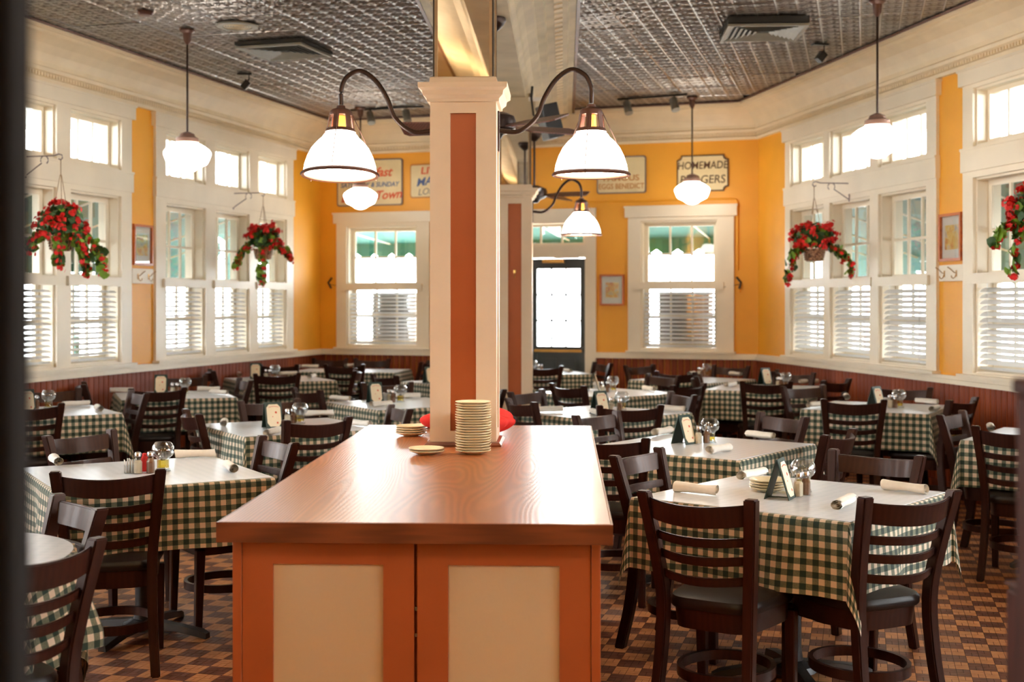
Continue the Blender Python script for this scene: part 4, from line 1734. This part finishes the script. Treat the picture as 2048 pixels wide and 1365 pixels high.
for k, lst in NAP.items():
    for e1, e2, w in lst:
        napkin(e1, e2, k, w)
for k, (x, y, a) in {'R1': (1560, 997, -26), 'R2': (1368, 888, -42), 'R3': (1200, 828, -55), 'R4': (1188, 783, -8), 'R7': (1530, 770, -60), 'R8': (1752, 817, -50),
                     'L2': (545, 856, -62), 'T6': (750, 806, -62), 'T4': (322, 787, -80), 'T5': (511, 758, -80), 'T7': (549, 739, -50), 'T3': (52, 824, -50), 'T8': (866, 778, -60)}.items():
    X, Y = at(x, y, ZS) if k != 'T8' else (-.80, 12.65)
    menu(X, Y, a, 'green tent menu with cream card on the %s' % PH[k])
for k, (x, y) in {'R1': (1606, 985), 'L1': (326, 943), 'R2': (1420, 886), 'L2': (600, 848), 'R3': (1244, 821), 'R4': (1226, 784), 'R6': (1414, 753), 'R7': (1572, 775), 'R8': (1798, 816),
                  'T6': (801, 805), 'T3': (97, 818), 'T4': (370, 788), 'T5': (550, 757), 'R5': (1066, 746), 'T7': (568, 738)}.items():
    X, Y = at(x, y, ZS)
    table_lamp(X, Y, 'clear globe lamp with yellow oil on the %s' % PH[k])
SH = {'R1': ((1597, 994), (1611, 991)), 'L1': ((276, 948), (301, 947)), 'R2': ((1397, 888), (1413, 887)), 'L2': ((575, 849), (587, 848)), 'R3': ((1221, 823), (1239, 825)),
      'R4': ((1205, 786), (1215, 786)), 'R6': ((1398, 754), (1404, 755)), 'R7': ((1556, 776), (1562, 777)), 'R8': ((1780, 817), (1790, 817)), 'T6': ((778, 805), (786, 806)),
      'T3': ((62, 819), (73, 819)), 'T4': ((345, 790), (354, 790)), 'T5': ((532, 759), (539, 759)), 'R5': ((1077, 748), (1083, 748))}
for k, (s, p) in SH.items():
    X, Y = at(*s, ZS)
    shaker(X, Y, 'salt', 'glass salt shaker with steel cap on the %s' % PH[k])
    X, Y = at(*p, ZS)
    shaker(X, Y, 'pepper', 'glass pepper shaker with steel cap on the %s' % PH[k])


# sugar caddies: open glass box with standing packets
def caddy(k, x, y, colr):
    X, Y = at(x, y, ZS)
    t = thing('sugar_caddy', 'glass sugar caddy holding paper packets on the %s' % PH[k], 'sugar caddy', (X, Y, ZS), .4, 'sugar caddies on the tables')
    mb = MB().box(-.03, .03, -.02, .02, 0, .004)
    mb.box(-.03, -.028, -.02, .02, .004, .04).box(.028, .03, -.02, .02, .004, .04).box(-.028, .028, -.02, -.018, .004, .04).box(-.028, .028, .018, .02, .004, .04)
    part('tray', mb, 'jar', t)
    for i in range(7):
        xx = -.024 + i * .0075
        p = MB().rings([[(xx + dz * .12 * (i % 3 - 1), -.015, .005 + dz), (xx + .003 + dz * .12 * (i % 3 - 1), -.015, .005 + dz), (xx + .003 + dz * .12 * (i % 3 - 1), .015, .005 + dz), (xx + dz * .12 * (i % 3 - 1), .015, .005 + dz)] for dz in (0, .058 + .006 * (i % 2))])
        part('packet', p, 'print' if i in (5, 6) and colr else 'white', t)
    return t


caddy('L1', 262, 947, False)
caddy('R8', 1773, 814, False)
caddy('T6', 771, 803, False)
caddy('R4', 1193, 779, False)
X, Y = at(289, 943, ZS)
t = thing('ketchup_bottle', 'small red bottle between the shakers on the near left table', 'bottle', (X, Y, ZS))
part('body', MB().lathe([(0, 0), (.018, 0), (.019, .01), (.019, .055), (.012, .07), (.009, .072), (0, .072)], 18), 'red', t, True)
part('cap', MB().lathe([(.009, .07), (.010, .072), (.010, .084), (0, .086)], 14), 'red', t, True)

# ------------------------------------------------------------------ plates
pd = .0775
plate_me = MB().lathe([(0, .0), (.036, .0), (.040, .0022), (.050, .0045), (.064, .010), (pd, .0155), (pd + .0006, .0175), (pd - .001, .0185), (.064, .0135), (.050, .0085), (.044, .0062), (0, .0055)], 40).mesh('bread_plate', 'plate', True)
PT = .0112


def plates(px, n, lab, group, base=ISZ, top=None, jitter=.0018):
    X, Y = at(px[0], px[1], base)
    for i in range(n):
        o = link('bread_plate', plate_me, None, (X + random.uniform(-jitter, jitter), Y + random.uniform(-jitter, jitter), base + .0005 + i * PT), random.random() * 6)
        tag(o, (top if (i == n - 1 and top) else lab), 'plate', group)


plates((946, 908), 20, 'cream bread plate inside the tall stack in front of the column', 'tall stack of plates', top='topmost cream plate of the tall stack in front of the column')
plates((949, 895), 13, 'cream plate in the shorter stack behind the tall one', 'shorter stack of plates')
plates((823, 872), 4, 'cream plate in the stack of four left of the column', 'stack of four plates', top='topmost plate of the stack of four left of the column')
plates((853, 909), 2, 'lower of the two cream plates at the front left', 'pair of plates', top='upper of the two cream plates at the front left')
plates((848, 857), 1, 'single cream plate behind the column, partly hidden', 'single plate')
plates((1536, 983), 4, 'yellow cream plate in the low stack on the near right table', 'low stack of plates', base=ZS, top='topmost plate of the low stack on the near right table')


# ------------------------------------------------------------------ red cloth bundled behind the column
def bundle():
    V, Fc = [], []
    nu, nv = 40, 18
    rnd = random.Random(5)
    ph = [rnd.uniform(0, 6) for _ in range(6)]
    for j in range(nv + 1):
        t = j / nv
        for i in range(nu):
            a = 2 * PI * i / nu
            w = 1 + .16 * math.sin(3 * a + ph[0] + 2 * t) + .09 * math.sin(7 * a + ph[1] - 3 * t) + .05 * math.sin(13 * a + ph[2])
            r = math.sin(PI * (.04 + .96 * t) ** .9) * w if j < nv else 0
            x = .235 * r * math.cos(a) * (1 - .18 * t)
            y = .085 * r * math.sin(a)
            z = .135 * (1 - math.cos(PI * (1 - t))) / 2 * (1 + .18 * math.sin(2 * a + ph[3]))
            V.append((x, y, max(.001, z)))
    for j in range(nv):
        for i in range(nu):
            a, b2 = j * nu + i, j * nu + (i + 1) % nu
            Fc.append((a, b2, b2 + nu, a + nu))
    mb = MB()
    mb.add(V, Fc)
    return mb.mesh('red_cloth', 'red', True)


o = link('red_cloth', bundle(), None, (-.195, 6.43, ISZ + .001), BA)
tag(o, 'crumpled red cloth bundled on the island behind the column', 'cloth')


# ------------------------------------------------------------------ hanging baskets of geraniums
def leaf_add(mb, c, nrm, r, rnd):
    n = Vector(nrm).normalized()
    a = n.cross(Vector((0, 0, 1)))
    if a.length < .1:
        a = Vector((1, 0, 0))
    a.normalize()
    b2 = n.cross(a)
    pts = [Vector(c) - n * r * .15]
    m = 8
    w0 = rnd.uniform(0, 6)
    for i in range(m):
        w = w0 + 2 * PI * i / m
        rr = r * (1 + .14 * (i % 2)) * (.55 if i == 0 else 1)
        pts.append(Vector(c) + a * rr * math.cos(w) + b2 * rr * math.sin(w) + n * r * .12 * math.sin(2 * w))
    k = len(mb.v)
    mb.v += [tuple(p) for p in pts]
    for i in range(m):
        mb.f.append((k, k + 1 + i, k + 1 + (i + 1) % m))


def flower_mesh(seed):
    rnd = random.Random(seed)
    mb = MB()
    for q in range(9):
        c = Vector((rnd.gauss(0, .014), rnd.gauss(0, .014), rnd.gauss(0, .011)))
        n = (c + Vector((0, 0, .012)) + Vector((rnd.uniform(-.01, .01), rnd.uniform(-.01, .01), 0))).normalized()
        a = n.cross(Vector((.3, .5, .8))).normalized()
        b2 = n.cross(a)
        for p in range(5):
            w = 2 * PI * p / 5 + q
            d = a * math.cos(w) + b2 * math.sin(w)
            s = b2 * math.cos(w) - a * math.sin(w)
            L, Wd = .0165, .0085
            k = len(mb.v)
            mb.v += [tuple(c), tuple(c + d * L * .6 + s * Wd + n * .003), tuple(c + d * L + n * .001), tuple(c + d * L * .6 - s * Wd + n * .003)]
            mb.f.append((k, k + 1, k + 2, k + 3))
    me = bpy.data.meshes.new('flower_cluster')
    me.from_pydata(mb.v, [], mb.f)
    me.materials.append(M['petal'])
    return me


flowers = [flower_mesh(k) for k in range(5)]


def basket(F, u, L, zhook, zrim, label, blabel, trails, seed):
    """bracket on the wall at u, basket hanging from its hook L into the room"""
    rnd = random.Random(seed)
    wp = Vector(F(u, .03, zhook))
    br = thing('plant_bracket', blabel, 'bracket', wp, math.atan2(F.N.y, F.N.x) - PI / 2)
    # local +y points into the room
    part('wall_bar', MB().box(-.006, .006, 0, .006, -.17, .015), 'bracket', br)
    part('arm', MB().tube([(0, 0, 0), (0, L - .06, 0), (0, L - .02, .012), (0, L + .01, .004), (0, L + .015, -.02), (0, L, -.035), (0, L - .02, -.026)], .005, 6), 'bracket', br, True)
    sc_ = [(0, .006, -.15)] + [(0, .18 + .035 * math.cos(w) , -.033 + .035 * math.sin(w)) for w in [3.9 - q * .6 for q in range(9)]]
    part('scroll', MB().tube(sc_, .0042, 6), 'bracket', br, True)
    hk = Vector(F(u, .03 + L, zhook))
    t = thing('hanging_basket', label, 'hanging plant', (hk.x, hk.y, zrim), rnd.random() * 2)
    H = zhook - zrim - .03
    part('basket', MB().lathe([(0, -.11), (.068, -.11), (.078, -.10), (.082, -.08), (.088, -.06), (.093, -.03), (.10, -.01), (.106, -.006), (.106, .006), (.098, .006), (.09, -.03), (0, -.05)], 28), 'wicker', t, True)
    wv = MB()
    for j in range(5):
        for i in range(18):
            a = 2 * PI * (i + .5 * (j % 2)) / 18
            rr = .084 + .0045 * j
            z = -.10 + j * .021
            wv.rings([[(rr * math.cos(a + e) + ex * math.cos(a), rr * math.sin(a + e) + ex * math.sin(a), z + dz) for ex, dz in ((0, 0), (.005, .003), (.005, .014), (0, .017))] for e in (-.14, .14)])
    o = part('wicker_weave', wv, 'wicker', t)
    o['kind'] = 'stuff'
    for q in range(3):
        a = 2 * PI * q / 3 + .5
        part('cord', MB().tube([(.10 * math.cos(a), .10 * math.sin(a), 0), (.006 * math.cos(a), .006 * math.sin(a), H * .80)], .003, 5), 'rope', t)
    part('cord', MB().tube([(0, 0, H * .79), (0, 0, H)], .0035, 5), 'rope', t)
    fA, fB = MB(), MB()
    spots = []
    for q in range(230):
        a, ph = rnd.uniform(0, 2 * PI), math.acos(rnd.uniform(-.35, 1))
        r = rnd.uniform(.55, 1.0)
        n = Vector((math.sin(ph) * math.cos(a), math.sin(ph) * math.sin(a), math.cos(ph)))
        c = Vector((n.x * .185 * r, n.y * .185 * r, .085 + n.z * .18 * r))
        leaf_add(fA if rnd.random() < .8 else fB, c, n + Vector((rnd.gauss(0, .35), rnd.gauss(0, .35), rnd.gauss(0, .3))), rnd.uniform(.022, .038), rnd)
        if r > .72 and rnd.random() < .36:
            spots.append(c + n * .035)
    st = MB()
    for (ang, out, drop) in trails:
        # ang is given in the picture plane direction of the room
        w = ang - t.rotation_euler[2]
        d = Vector((math.cos(w), math.sin(w), 0))
        pts = curve_pts([d * .08 + Vector((0, 0, .03)), d * (.08 + out * .55) + Vector((0, 0, .02 - drop * .1)), d * (.08 + out * .9) + Vector((0, 0, -drop * .5)), d * (.08 + out) + Vector((0, 0, -drop))], 6)
        st.tube(pts, .003, 5)
        for i, p in enumerate(pts[3:]):
            for q in range(2):
                c = p + Vector((rnd.gauss(0, .018), rnd.gauss(0, .018), rnd.gauss(0, .012)))
                leaf_add(fB if rnd.random() < .65 else fA, c, Vector((rnd.gauss(0, .6), -1, rnd.gauss(0, .6))), rnd.uniform(.026, .04), rnd)
            if i % 3 == 1:
                spots.append(p + Vector((rnd.gauss(0, .01), -.015, 0)))
        spots.append(pts[-1] + Vector((0, -.01, -.02)))
    o = part('foliage', fA, 'leafA', t)
    o['kind'] = 'stuff'
    o = part('bright_foliage', fB, 'leafB', t)
    o['kind'] = 'stuff'
    part('trailing_stems', st, 'stem', t)
    for c in spots:
        o = link('flower_cluster', rnd.choice(flowers), t, tuple(c))
        o.rotation_euler = (rnd.uniform(-.6, .6), rnd.uniform(-.6, .6), rnd.uniform(0, 6))
        s = rnd.uniform(.9, 1.3)
        o.scale = (s, s, s)
    return t


basket(FL, 5.93, .33, 2.71, 2.06, 'hanging basket of red geraniums at the near left window', 'grey scroll bracket holding the near left flower basket',
       [(-.2, .28, .28), (.15, .12, .27), (-1.3, .03, .22), (3.3, .16, .10), (-.5, .17, .16)], 3)
basket(FL, 2.37, .35, 2.70, 2.10, 'hanging basket of red geraniums at the far left window', 'grey scroll bracket holding the far left flower basket',
       [(3.2, .20, .18), (-1.5, .03, .34), (0, .20, .10)], 4)
basket(FR, 2.39, .35, 2.65, 2.03, 'hanging basket of red geraniums at the far right window', 'grey scroll bracket holding the far right flower basket',
       [(3.2, .17, .30), (3.3, .13, .08), (-.1, .26, .22), (0.1, .2, .06)], 5)
basket(FR, 5.95, .33, 2.68, 2.04, 'hanging basket of red geraniums cut by the right edge', 'grey scroll bracket holding the right edge flower basket',
       [(3.1, .20, .10), (3.3, .10, .30), (0, .2, .2)], 6)


# ------------------------------------------------------------------ wall things
def wall_thing(name, F, u, z, label, cat, group=None):
    """root whose local x runs along the wall to the right as seen from the room, y up, z out of the wall"""
    t = thing(name, label, cat, F(u, 0.0, z), 0, group)
    Z = Vector((F.N.x, F.N.y, 0))
    Yv = Vector((0, 0, 1))
    X = Yv.cross(Z)
    mt = Matrix((X, Yv, Z)).transposed()
    t.rotation_euler = mt.to_euler()
    return t


def text(body, parent, x, y, z, size, mat, sx=1.0, shear=0, name='lettering', ext=.0015, off=.0, rot=0):
    c = bpy.data.curves.new(name, 'FONT')
    c.body = body
    c.size = size
    c.align_x = 'CENTER'
    c.align_y = 'CENTER'
    c.extrude = ext
    c.offset = off
    c.shear = shear
    c.resolution_u = 3
    o = bpy.data.objects.new(name, c)
    COL.objects.link(o)
    o.parent = parent
    o.location = (x, y, z)
    o.scale = (sx, 1, 1)
    o.rotation_euler = (0, 0, rot)
    c.materials.append(M[mat])
    bpy.context.view_layer.update()
    me = bpy.data.meshes.new_from_object(o)
    q = link(name, me, parent, (x, y, z))
    q.scale = (sx, 1, 1)
    q.rotation_euler = (0, 0, rot)
    bpy.data.objects.remove(o)
    return q


def rounded(w, h, r, n=5, notch=False):
    pts = []
    for cx, cy, a0 in ((w - r, h - r, 0), (-w + r, h - r, PI / 2), (-w + r, -h + r, PI), (w - r, -h + r, 1.5 * PI)):
        for i in range(n + 1):
            a = a0 + (PI / 2) * i / n
            if notch:
                # concave corner
                q = a0 + (PI / 2) * (1 - i / n) + PI
                ccx, ccy = (w if cx > 0 else -w), (h if cy > 0 else -h)
                pts.append((ccx + r * math.cos(q), ccy + r * math.sin(q)))
            else:
                pts.append((cx + r * math.cos(a), cy + r * math.sin(a)))
    return pts


def sign(F, u0, u1, z0, z1, label, edge, notch=False, r=.03):
    t = wall_thing('wall_sign', F, (u0 + u1) / 2, (z0 + z1) / 2, label, 'sign', 'painted signs on the back wall')
    w, h = (u1 - u0) / 2, (z1 - z0) / 2
    a = rounded(w, h, r if not notch else .05, 5, notch)
    part('edge_band', MB().rings([[(x, y, .002) for x, y in a], [(x, y, .02) for x, y in a]]), edge, t)
    b2 = rounded(w - .014, h - .014, (r - .008) if not notch else .05, 5, notch)
    part('board', MB().rings([[(x, y, .0201) for x, y in b2], [(x, y, .024) for x, y in b2]]), 'signboard', t)
    return t


s = sign(FB, .235, 1.11, 2.72, 3.29, 'cream painted sign with red script, above the left back window', 'signedge')
text('Breakfast', s, .0, .12, .026, .155, 'printred', 1.0, .35, off=.003)
text('SATURDAY & SUNDAY', s, 0, -.03, .026, .082, 'printblue', .92, .25, off=.001)
text('Best in Town', s, .02, -.17, .026, .15, 'printred', 1.0, .35, off=.003, rot=.05)
s = sign(FB, 1.21, 1.85, 2.80, 3.21, 'cream painted sign with blue lettering, cut by the near column', 'printtan')
text('LIVE', s, -.05, .12, .026, .12, 'printred', 1.2, .1, off=.002)
text('MAINE', s, -.03, .0, .026, .13, 'printblue', 1.1, .3, off=.003, rot=.12)
text('LOBSTER', s, 0, -.12, .026, .11, 'signedge', 1.0, .3, off=.0, rot=.1)
s = sign(FB, 3.54, 4.12, 2.79, 3.22, 'pale painted sign reading famous eggs benedict beside the lamp', 'signedge')
text('FAMOUS', s, .0, -.04, .026, .095, 'printtan', 1.15, 0, off=.001)
text('EGGS BENEDICT', s, 0, -.135, .026, .085, 'printtan', .86, 0, off=.001)
s = sign(FB, 4.475, 5.06, 2.79, 3.20, 'cream notched sign reading homemade burgers near the right corner', 'printbrown', True)
text('HOMEMADE', s, 0, .085, .026, .12, 'printbrown', .86, .1, off=.001)
text('BURGERS', s, 0, -.075, .026, .13, 'printbrown', .95, .1, off=.001)

# exit sign and the orange conduit above it
t = wall_thing('exit_sign', FB, 2.56, 3.02, 'white exit sign with red letters half hidden by the far column', 'sign')
part('case', MB().box(-.17, .17, -.10, .10, 0, .05), 'signboard', t, bevel=.004)
text('EXIT', t, 0, 0, .052, .17, 'printred', .95, 0, off=.004)
part('battery_box', MB().box(.02, .20, -.21, -.105, 0, .07), 'grey', t, bevel=.004)
t = wall_thing('junction_box', FB, 2.66, 3.25, 'orange painted conduit box above the exit sign', 'conduit')
part('box', MB().box(-.05, .05, -.05, .05, 0, .05), 'yellow', t, bevel=.003)
part('conduit', MB().tube([(0, -.05, .015), (0, -.14, .015)], .01, 8), 'yellow', t)
t = wall_thing('smoke_alarm', FB, 2.70, 3.36, 'small white round alarm at the crown above the exit sign', 'alarm')
part('dome', MB().lathe([(0, .12), (.05, .115), (.06, .10), (.065, .06), (0, .06)], 18), 'white', t)
# conduit looping round the right back window
t = wall_thing('wall_conduit', FB, 5.16, 1.9, 'orange painted conduit running over and down beside the right back window', 'conduit')
part('tube', MB().tube([(-1.9, .80, .015), (-.06, .80, .015), (-.02, .79, .015), (0, .75, .015), (0, .0, .015)], .011, 8), 'yellow', t, True)


def picture(F, u0, u1, z0, z1, label, seed):
    t = wall_thing('framed_picture', F, (u0 + u1) / 2, (z0 + z1) / 2, label, 'picture')
    w, h = (u1 - u0) / 2, (z1 - z0) / 2
    f = .022
    part('frame', MB().box(-w, w, h - f, h, .004, .034).box(-w, w, -h, -h + f, .004, .034).box(-w, -w + f, -h + f, h - f, .004, .034).box(w - f, w, -h + f, h - f, .004, .034), 'framewood', t)
    part('mat_board', MB().box(-w + f, w - f, -h + f, h - f, .004, .012), 'white', t)
    m, nt, b = new_mat('watercolour_print')
    n = N(nt, 'ShaderNodeTexNoise')
    n.inputs['Scale'].default_value = 9
    n.inputs['Detail'].default_value = 3
    n.inputs['Distortion'].default_value = 1.5
    mp = coords(nt, 'Object', (1, 1, 1))
    mp.node.inputs['Location'].default_value = (seed * 1.7, seed, 0)
    nt.links.new(mp, n.inputs['Vector'])
    r = ramp(nt, [(.3, lin((170, 170, 190))), (.42, lin((228, 206, 176))), (.52, lin((236, 206, 120))), (.62, lin((226, 160, 90))), (.75, lin((200, 120, 90)))])
    nt.links.new(n.outputs['Fac'], r.inputs[0])
    nt.links.new(r.outputs[0], b.inputs['Base Color'])
    b.inputs['Roughness'].default_value = .6
    part('print', MB().box(-w + f + .045, w - f - .045, -h + f + .07, h - f - .07, .0121, .0135), m, t)
    part('glazing', MB().box(-w + f, w - f, -h + f, h - f, .018, .020), 'glass', t)
    return t


picture(FL, 3.985, 4.315, 1.885, 2.265, 'orange framed watercolour hanging on the left wall', 1)
picture(FR, 4.045, 4.385, 1.87, 2.25, 'orange framed watercolour hanging on the right wall', 2)
picture(FB, 3.575, 3.865, 1.50, 1.86, 'small framed watercolour between door and right back window', 3)


def coat_hooks(F, u0, u1, z0, z1, label):
    t = wall_thing('coat_hook_board', F, (u0 + u1) / 2, (z0 + z1) / 2, label, 'coat hooks')
    w, h = (u1 - u0) / 2, (z1 - z0) / 2
    part('board', MB().box(-w, w, -h, h, .002, .022), 'cream', t, bevel=.003)
    for x in (-w * .5, w * .5):
        part('hook', MB().box(x - .008, x + .008, -.03, .02, .022, .026).tube([(x, 0, .026), (x, .0, .04), (x, .03, .075), (x, .045, .10)], .004, 6).tube([(x, -.01, .026), (x, -.035, .035), (x, -.045, .05), (x, -.035, .065), (x, -.022, .066)], .004, 6), 'brass', t, True)
    return t


coat_hooks(FL, 3.96, 4.33, 1.715, 1.855, 'cream board with brass coat hooks on the left wall')
coat_hooks(FR, 4.03, 4.40, 1.71, 1.84, 'cream board with brass coat hooks on the right wall')
# little black wand lamps beside the back windows
for u, z, s, lab in ((.15, 1.76, -1, 'black plug-in wand on the wall left of the left back window'), (5.17, 1.74, 1, 'black plug-in wand on the wall right of the right back window')):
    t = wall_thing('wall_plug', FB, u, z, lab, 'plug')
    part('plate', MB().box(-.02, .02, -.09, -.01, .002, .02), 'yellow', t, bevel=.002)
    part('wand', MB().tube([(-.02 * s, .08, .03), (.03 * s, .02, .03), (.01, -.05, .03)], .012, 8), 'black', t, True)
    part('cord', MB().tube([(.02 * s, .0, .03), (-.1 * s, -.02, .02), (-.2 * s, -.04, .035)], .003, 5), 'black', t, True)

# ------------------------------------------------------------------ ceiling fittings


def diffuser(x, y, rz, w, h, drop, label):
    t = thing('air_vent', label, 'air vent', (x, y, CEIL), rz)
    mb = MB()
    mb.box(-w, w, -h, h, -drop + .02, -.004)
    part('throat', MB().box(-w + .03, w - .03, -h + .03, h - .03, -drop + .013, -drop + .0199), 'ventdark', t)
    part('box', mb, 'ventdark', t)
    o = .03
    part('frame', MB().box(-w, w, -h, -h + o, -drop - .006, -drop + .012).box(-w, w, h - o, h, -drop - .006, -drop + .012).box(-w, -w + o, -h + o, h - o, -drop - .006, -drop + .012).box(w - o, w, -h + o, h - o, -drop - .006, -drop + .012), 'chrome', t)
    n = 6
    for k in range(n):
        f0 = 1 - k / n * .85
        f1 = f0 - .07
        mb = MB()
        a, b2 = (w - o) * f0, (h - o) * f0
        c, d = (w - o) * f1 - .01, (h - o) * f1 - .01
        zt, zb = -drop + .012, -drop - .004
        th = .003
        mb.rings([[(sx * q, sy * r, z) for sx, sy in ((-1, -1), (1, -1), (1, 1), (-1, 1))] for q, r, z in ((a, b2, zb), (c, d, zt), (c - th, d - th, zt), (a - th, b2 - th, zb))], closed=True)
        part('louver', mb, 'chrome', t)
    return t


diffuser(-1.96, 11.2, math.radians(-17), .31, .31, .055, 'dark square air vent in the left ceiling')
diffuser(1.99, 10.3, math.radians(-3), .31, .31, .075, 'dark square air vent in the right ceiling')
t = thing('ceiling_speaker', 'round white ceiling speaker beside the left air vent', 'speaker', (-2.19, 10.36, CEIL))
part('rim', MB().lathe([(.165, 0), (.167, -.006), (.16, -.014), (.12, -.016), (.115, -.010), (0, -.010)], 36), 'chrome', t, True)
for k in range(5):
    part('grille_ring', MB().lathe([(.10 - k * .02, -.009), (.103 - k * .02, -.0135), (.107 - k * .02, -.009)], 28), 'plaster', t)
t = thing('smoke_detector', 'small round smoke detector on the left ceiling', 'detector', (-2.78, 9.86, CEIL))
part('body', MB().lathe([(0, 0), (.06, 0), (.062, -.012), (.05, -.03), (.03, -.034), (0, -.034)], 24), 'bronze', t, True)


def spot(x, y, a, label):
    t = thing('ceiling_spotlight', label, 'spotlight', (x, y, CEIL), a)
    part('base', MB().box(-.07, .07, -.03, .03, -.014, 0), 'black', t, bevel=.003)
    part('stem', MB().tube([(.04, 0, -.01), (.04, 0, -.06), (.02, 0, -.09)], .008, 6), 'black', t)
    part('head', MB().add([tuple(Matrix.Rotation(.7, 3, 'Y') @ Vector(p) + Vector((.01, 0, -.11))) for p in [(x2, y2, z2) for z2 in (-.045, .045) for y2 in (-.03, .03) for x2 in (-.03, .03)]],
                          [(0, 2, 3, 1), (4, 5, 7, 6), (0, 1, 5, 4), (2, 6, 7, 3), (0, 4, 6, 2), (1, 3, 7, 5)]), 'black', t, bevel=.003)
    return t


spot(-2.58, 12.55, 0, 'small black spotlight on the left ceiling')
spot(2.63, 11.1, .3, 'small black spotlight on the right ceiling')


def track(x0, y0, x1, y1, heads, label):
    t = thing('track_light', label, 'track light', ((x0 + x1) / 2, (y0 + y1) / 2, CEIL), math.atan2(y1 - y0, x1 - x0))
    L = math.hypot(x1 - x0, y1 - y0) / 2
    part('track', MB().box(-L, L, -.017, .017, -.02, 0), 'black', t, bevel=.002)
    for h in heads:
        part('stem', MB().tube([(h, 0, -.02), (h, 0, -.07)], .008, 6), 'black', t)
        c = Vector((h, 0, -.10))
        d = Vector((.35, -.3, -1)).normalized()
        pts = [c - d * .07, c - d * .06, c + d * .08]
        mb = MB().tube([tuple(p) for p in pts], [.03, .042, .045], 14)
        part('spot_head', mb, 'chrome', t, True)
    return t


track(1.15, 14.1, 1.85, 13.75, (-.28, .25), 'black track light with grey heads on the far right ceiling')
track(-1.85, 14.9, -1.0, 14.6, (-.2, .25), 'black track light with grey heads on the far left ceiling')
# black loudspeaker fixed to the beam
p = BF(5.2, .30, 3.12)
t = thing('loudspeaker', 'black box loudspeaker tilted beside the ceiling beam', 'speaker', p, .3)
mb = MB().box(-.075, .075, -.09, .09, -.15, .15)
mb.v = [tuple(Matrix.Rotation(-.25, 3, 'Y') @ Vector(q)) for q in mb.v]
mb.v = [(a + .05, b2, c) for a, b2, c in mb.v]
part('cabinet', mb, 'black', t, bevel=.006)
part('bracket', MB().tube([(-.12, 0, .20), (-.10, 0, .05), (-.02, 0, .02)], .01, 6).tube([(-.11, 0, .3), (-.12, 0, .2)], .012, 6), 'black', t)
t = thing('wall_light', 'small white tube fitting on the beam beside the loudspeaker', 'light', BF(5.3, .16, 3.36))
part('tube', MB().tube([(0, 0, -.03), (.12, 0, -.03)], .018, 10), 'white', t, True)
part('cord', MB().tube(curve_pts([(.02, 0, -.04), (.05, 0, -.20), (.12, 0, -.28), (.17, 0, -.24)], 5), .003, 5), 'black', t)

# ------------------------------------------------------------------ dark things close to the camera
t = thing('door_post', 'dark blurred post filling the left edge close to the camera', 'post', (-.405, .93, 0))
part('post', MB().box(-.06, .055, -.02, .02, 0, 2.6), 'grey', t, bevel=.004)
bpy.data.objects['door_post'].children[0].data.materials[0] = M['matteblack']
t = thing('wooden_post', 'dark red wooden post at the right edge close to the camera', 'post', (.655, 1.5, 0))
part('shaft', MB().box(-.062, .05, -.03, .03, 0, 1.44), 'postwood', t, bevel=.003)
part('post_cap', MB().box(-.066, .054, -.034, .034, 1.44, 1.46), 'postwood', t, bevel=.003)
t = thing('wooden_stand', 'dark wooden stand with bright metal knobs at the bottom right corner', 'stand', (1.115, 2.5, -.0))
part('body', MB().box(-.13, .2, -.1, .1, 0, .985), 'postwood', t, bevel=.012)
part('top_cap', MB().box(-.132, .2, -.102, .102, .9855, .99), 'postwood', t, bevel=.002)
part('knob', MB().lathe([(0, .99), (.012, .99), (.012, 1.0), (.018, 1.006), (.012, 1.018), (0, 1.02)], 14, (-.095, -.06, 0)), 'steel', t, True)
part('knob', MB().lathe([(0, .99), (.009, .99), (.009, 1.035), (.013, 1.042), (.009, 1.05), (0, 1.052)], 14, (-.085, .02, 0)), 'steel', t, True)
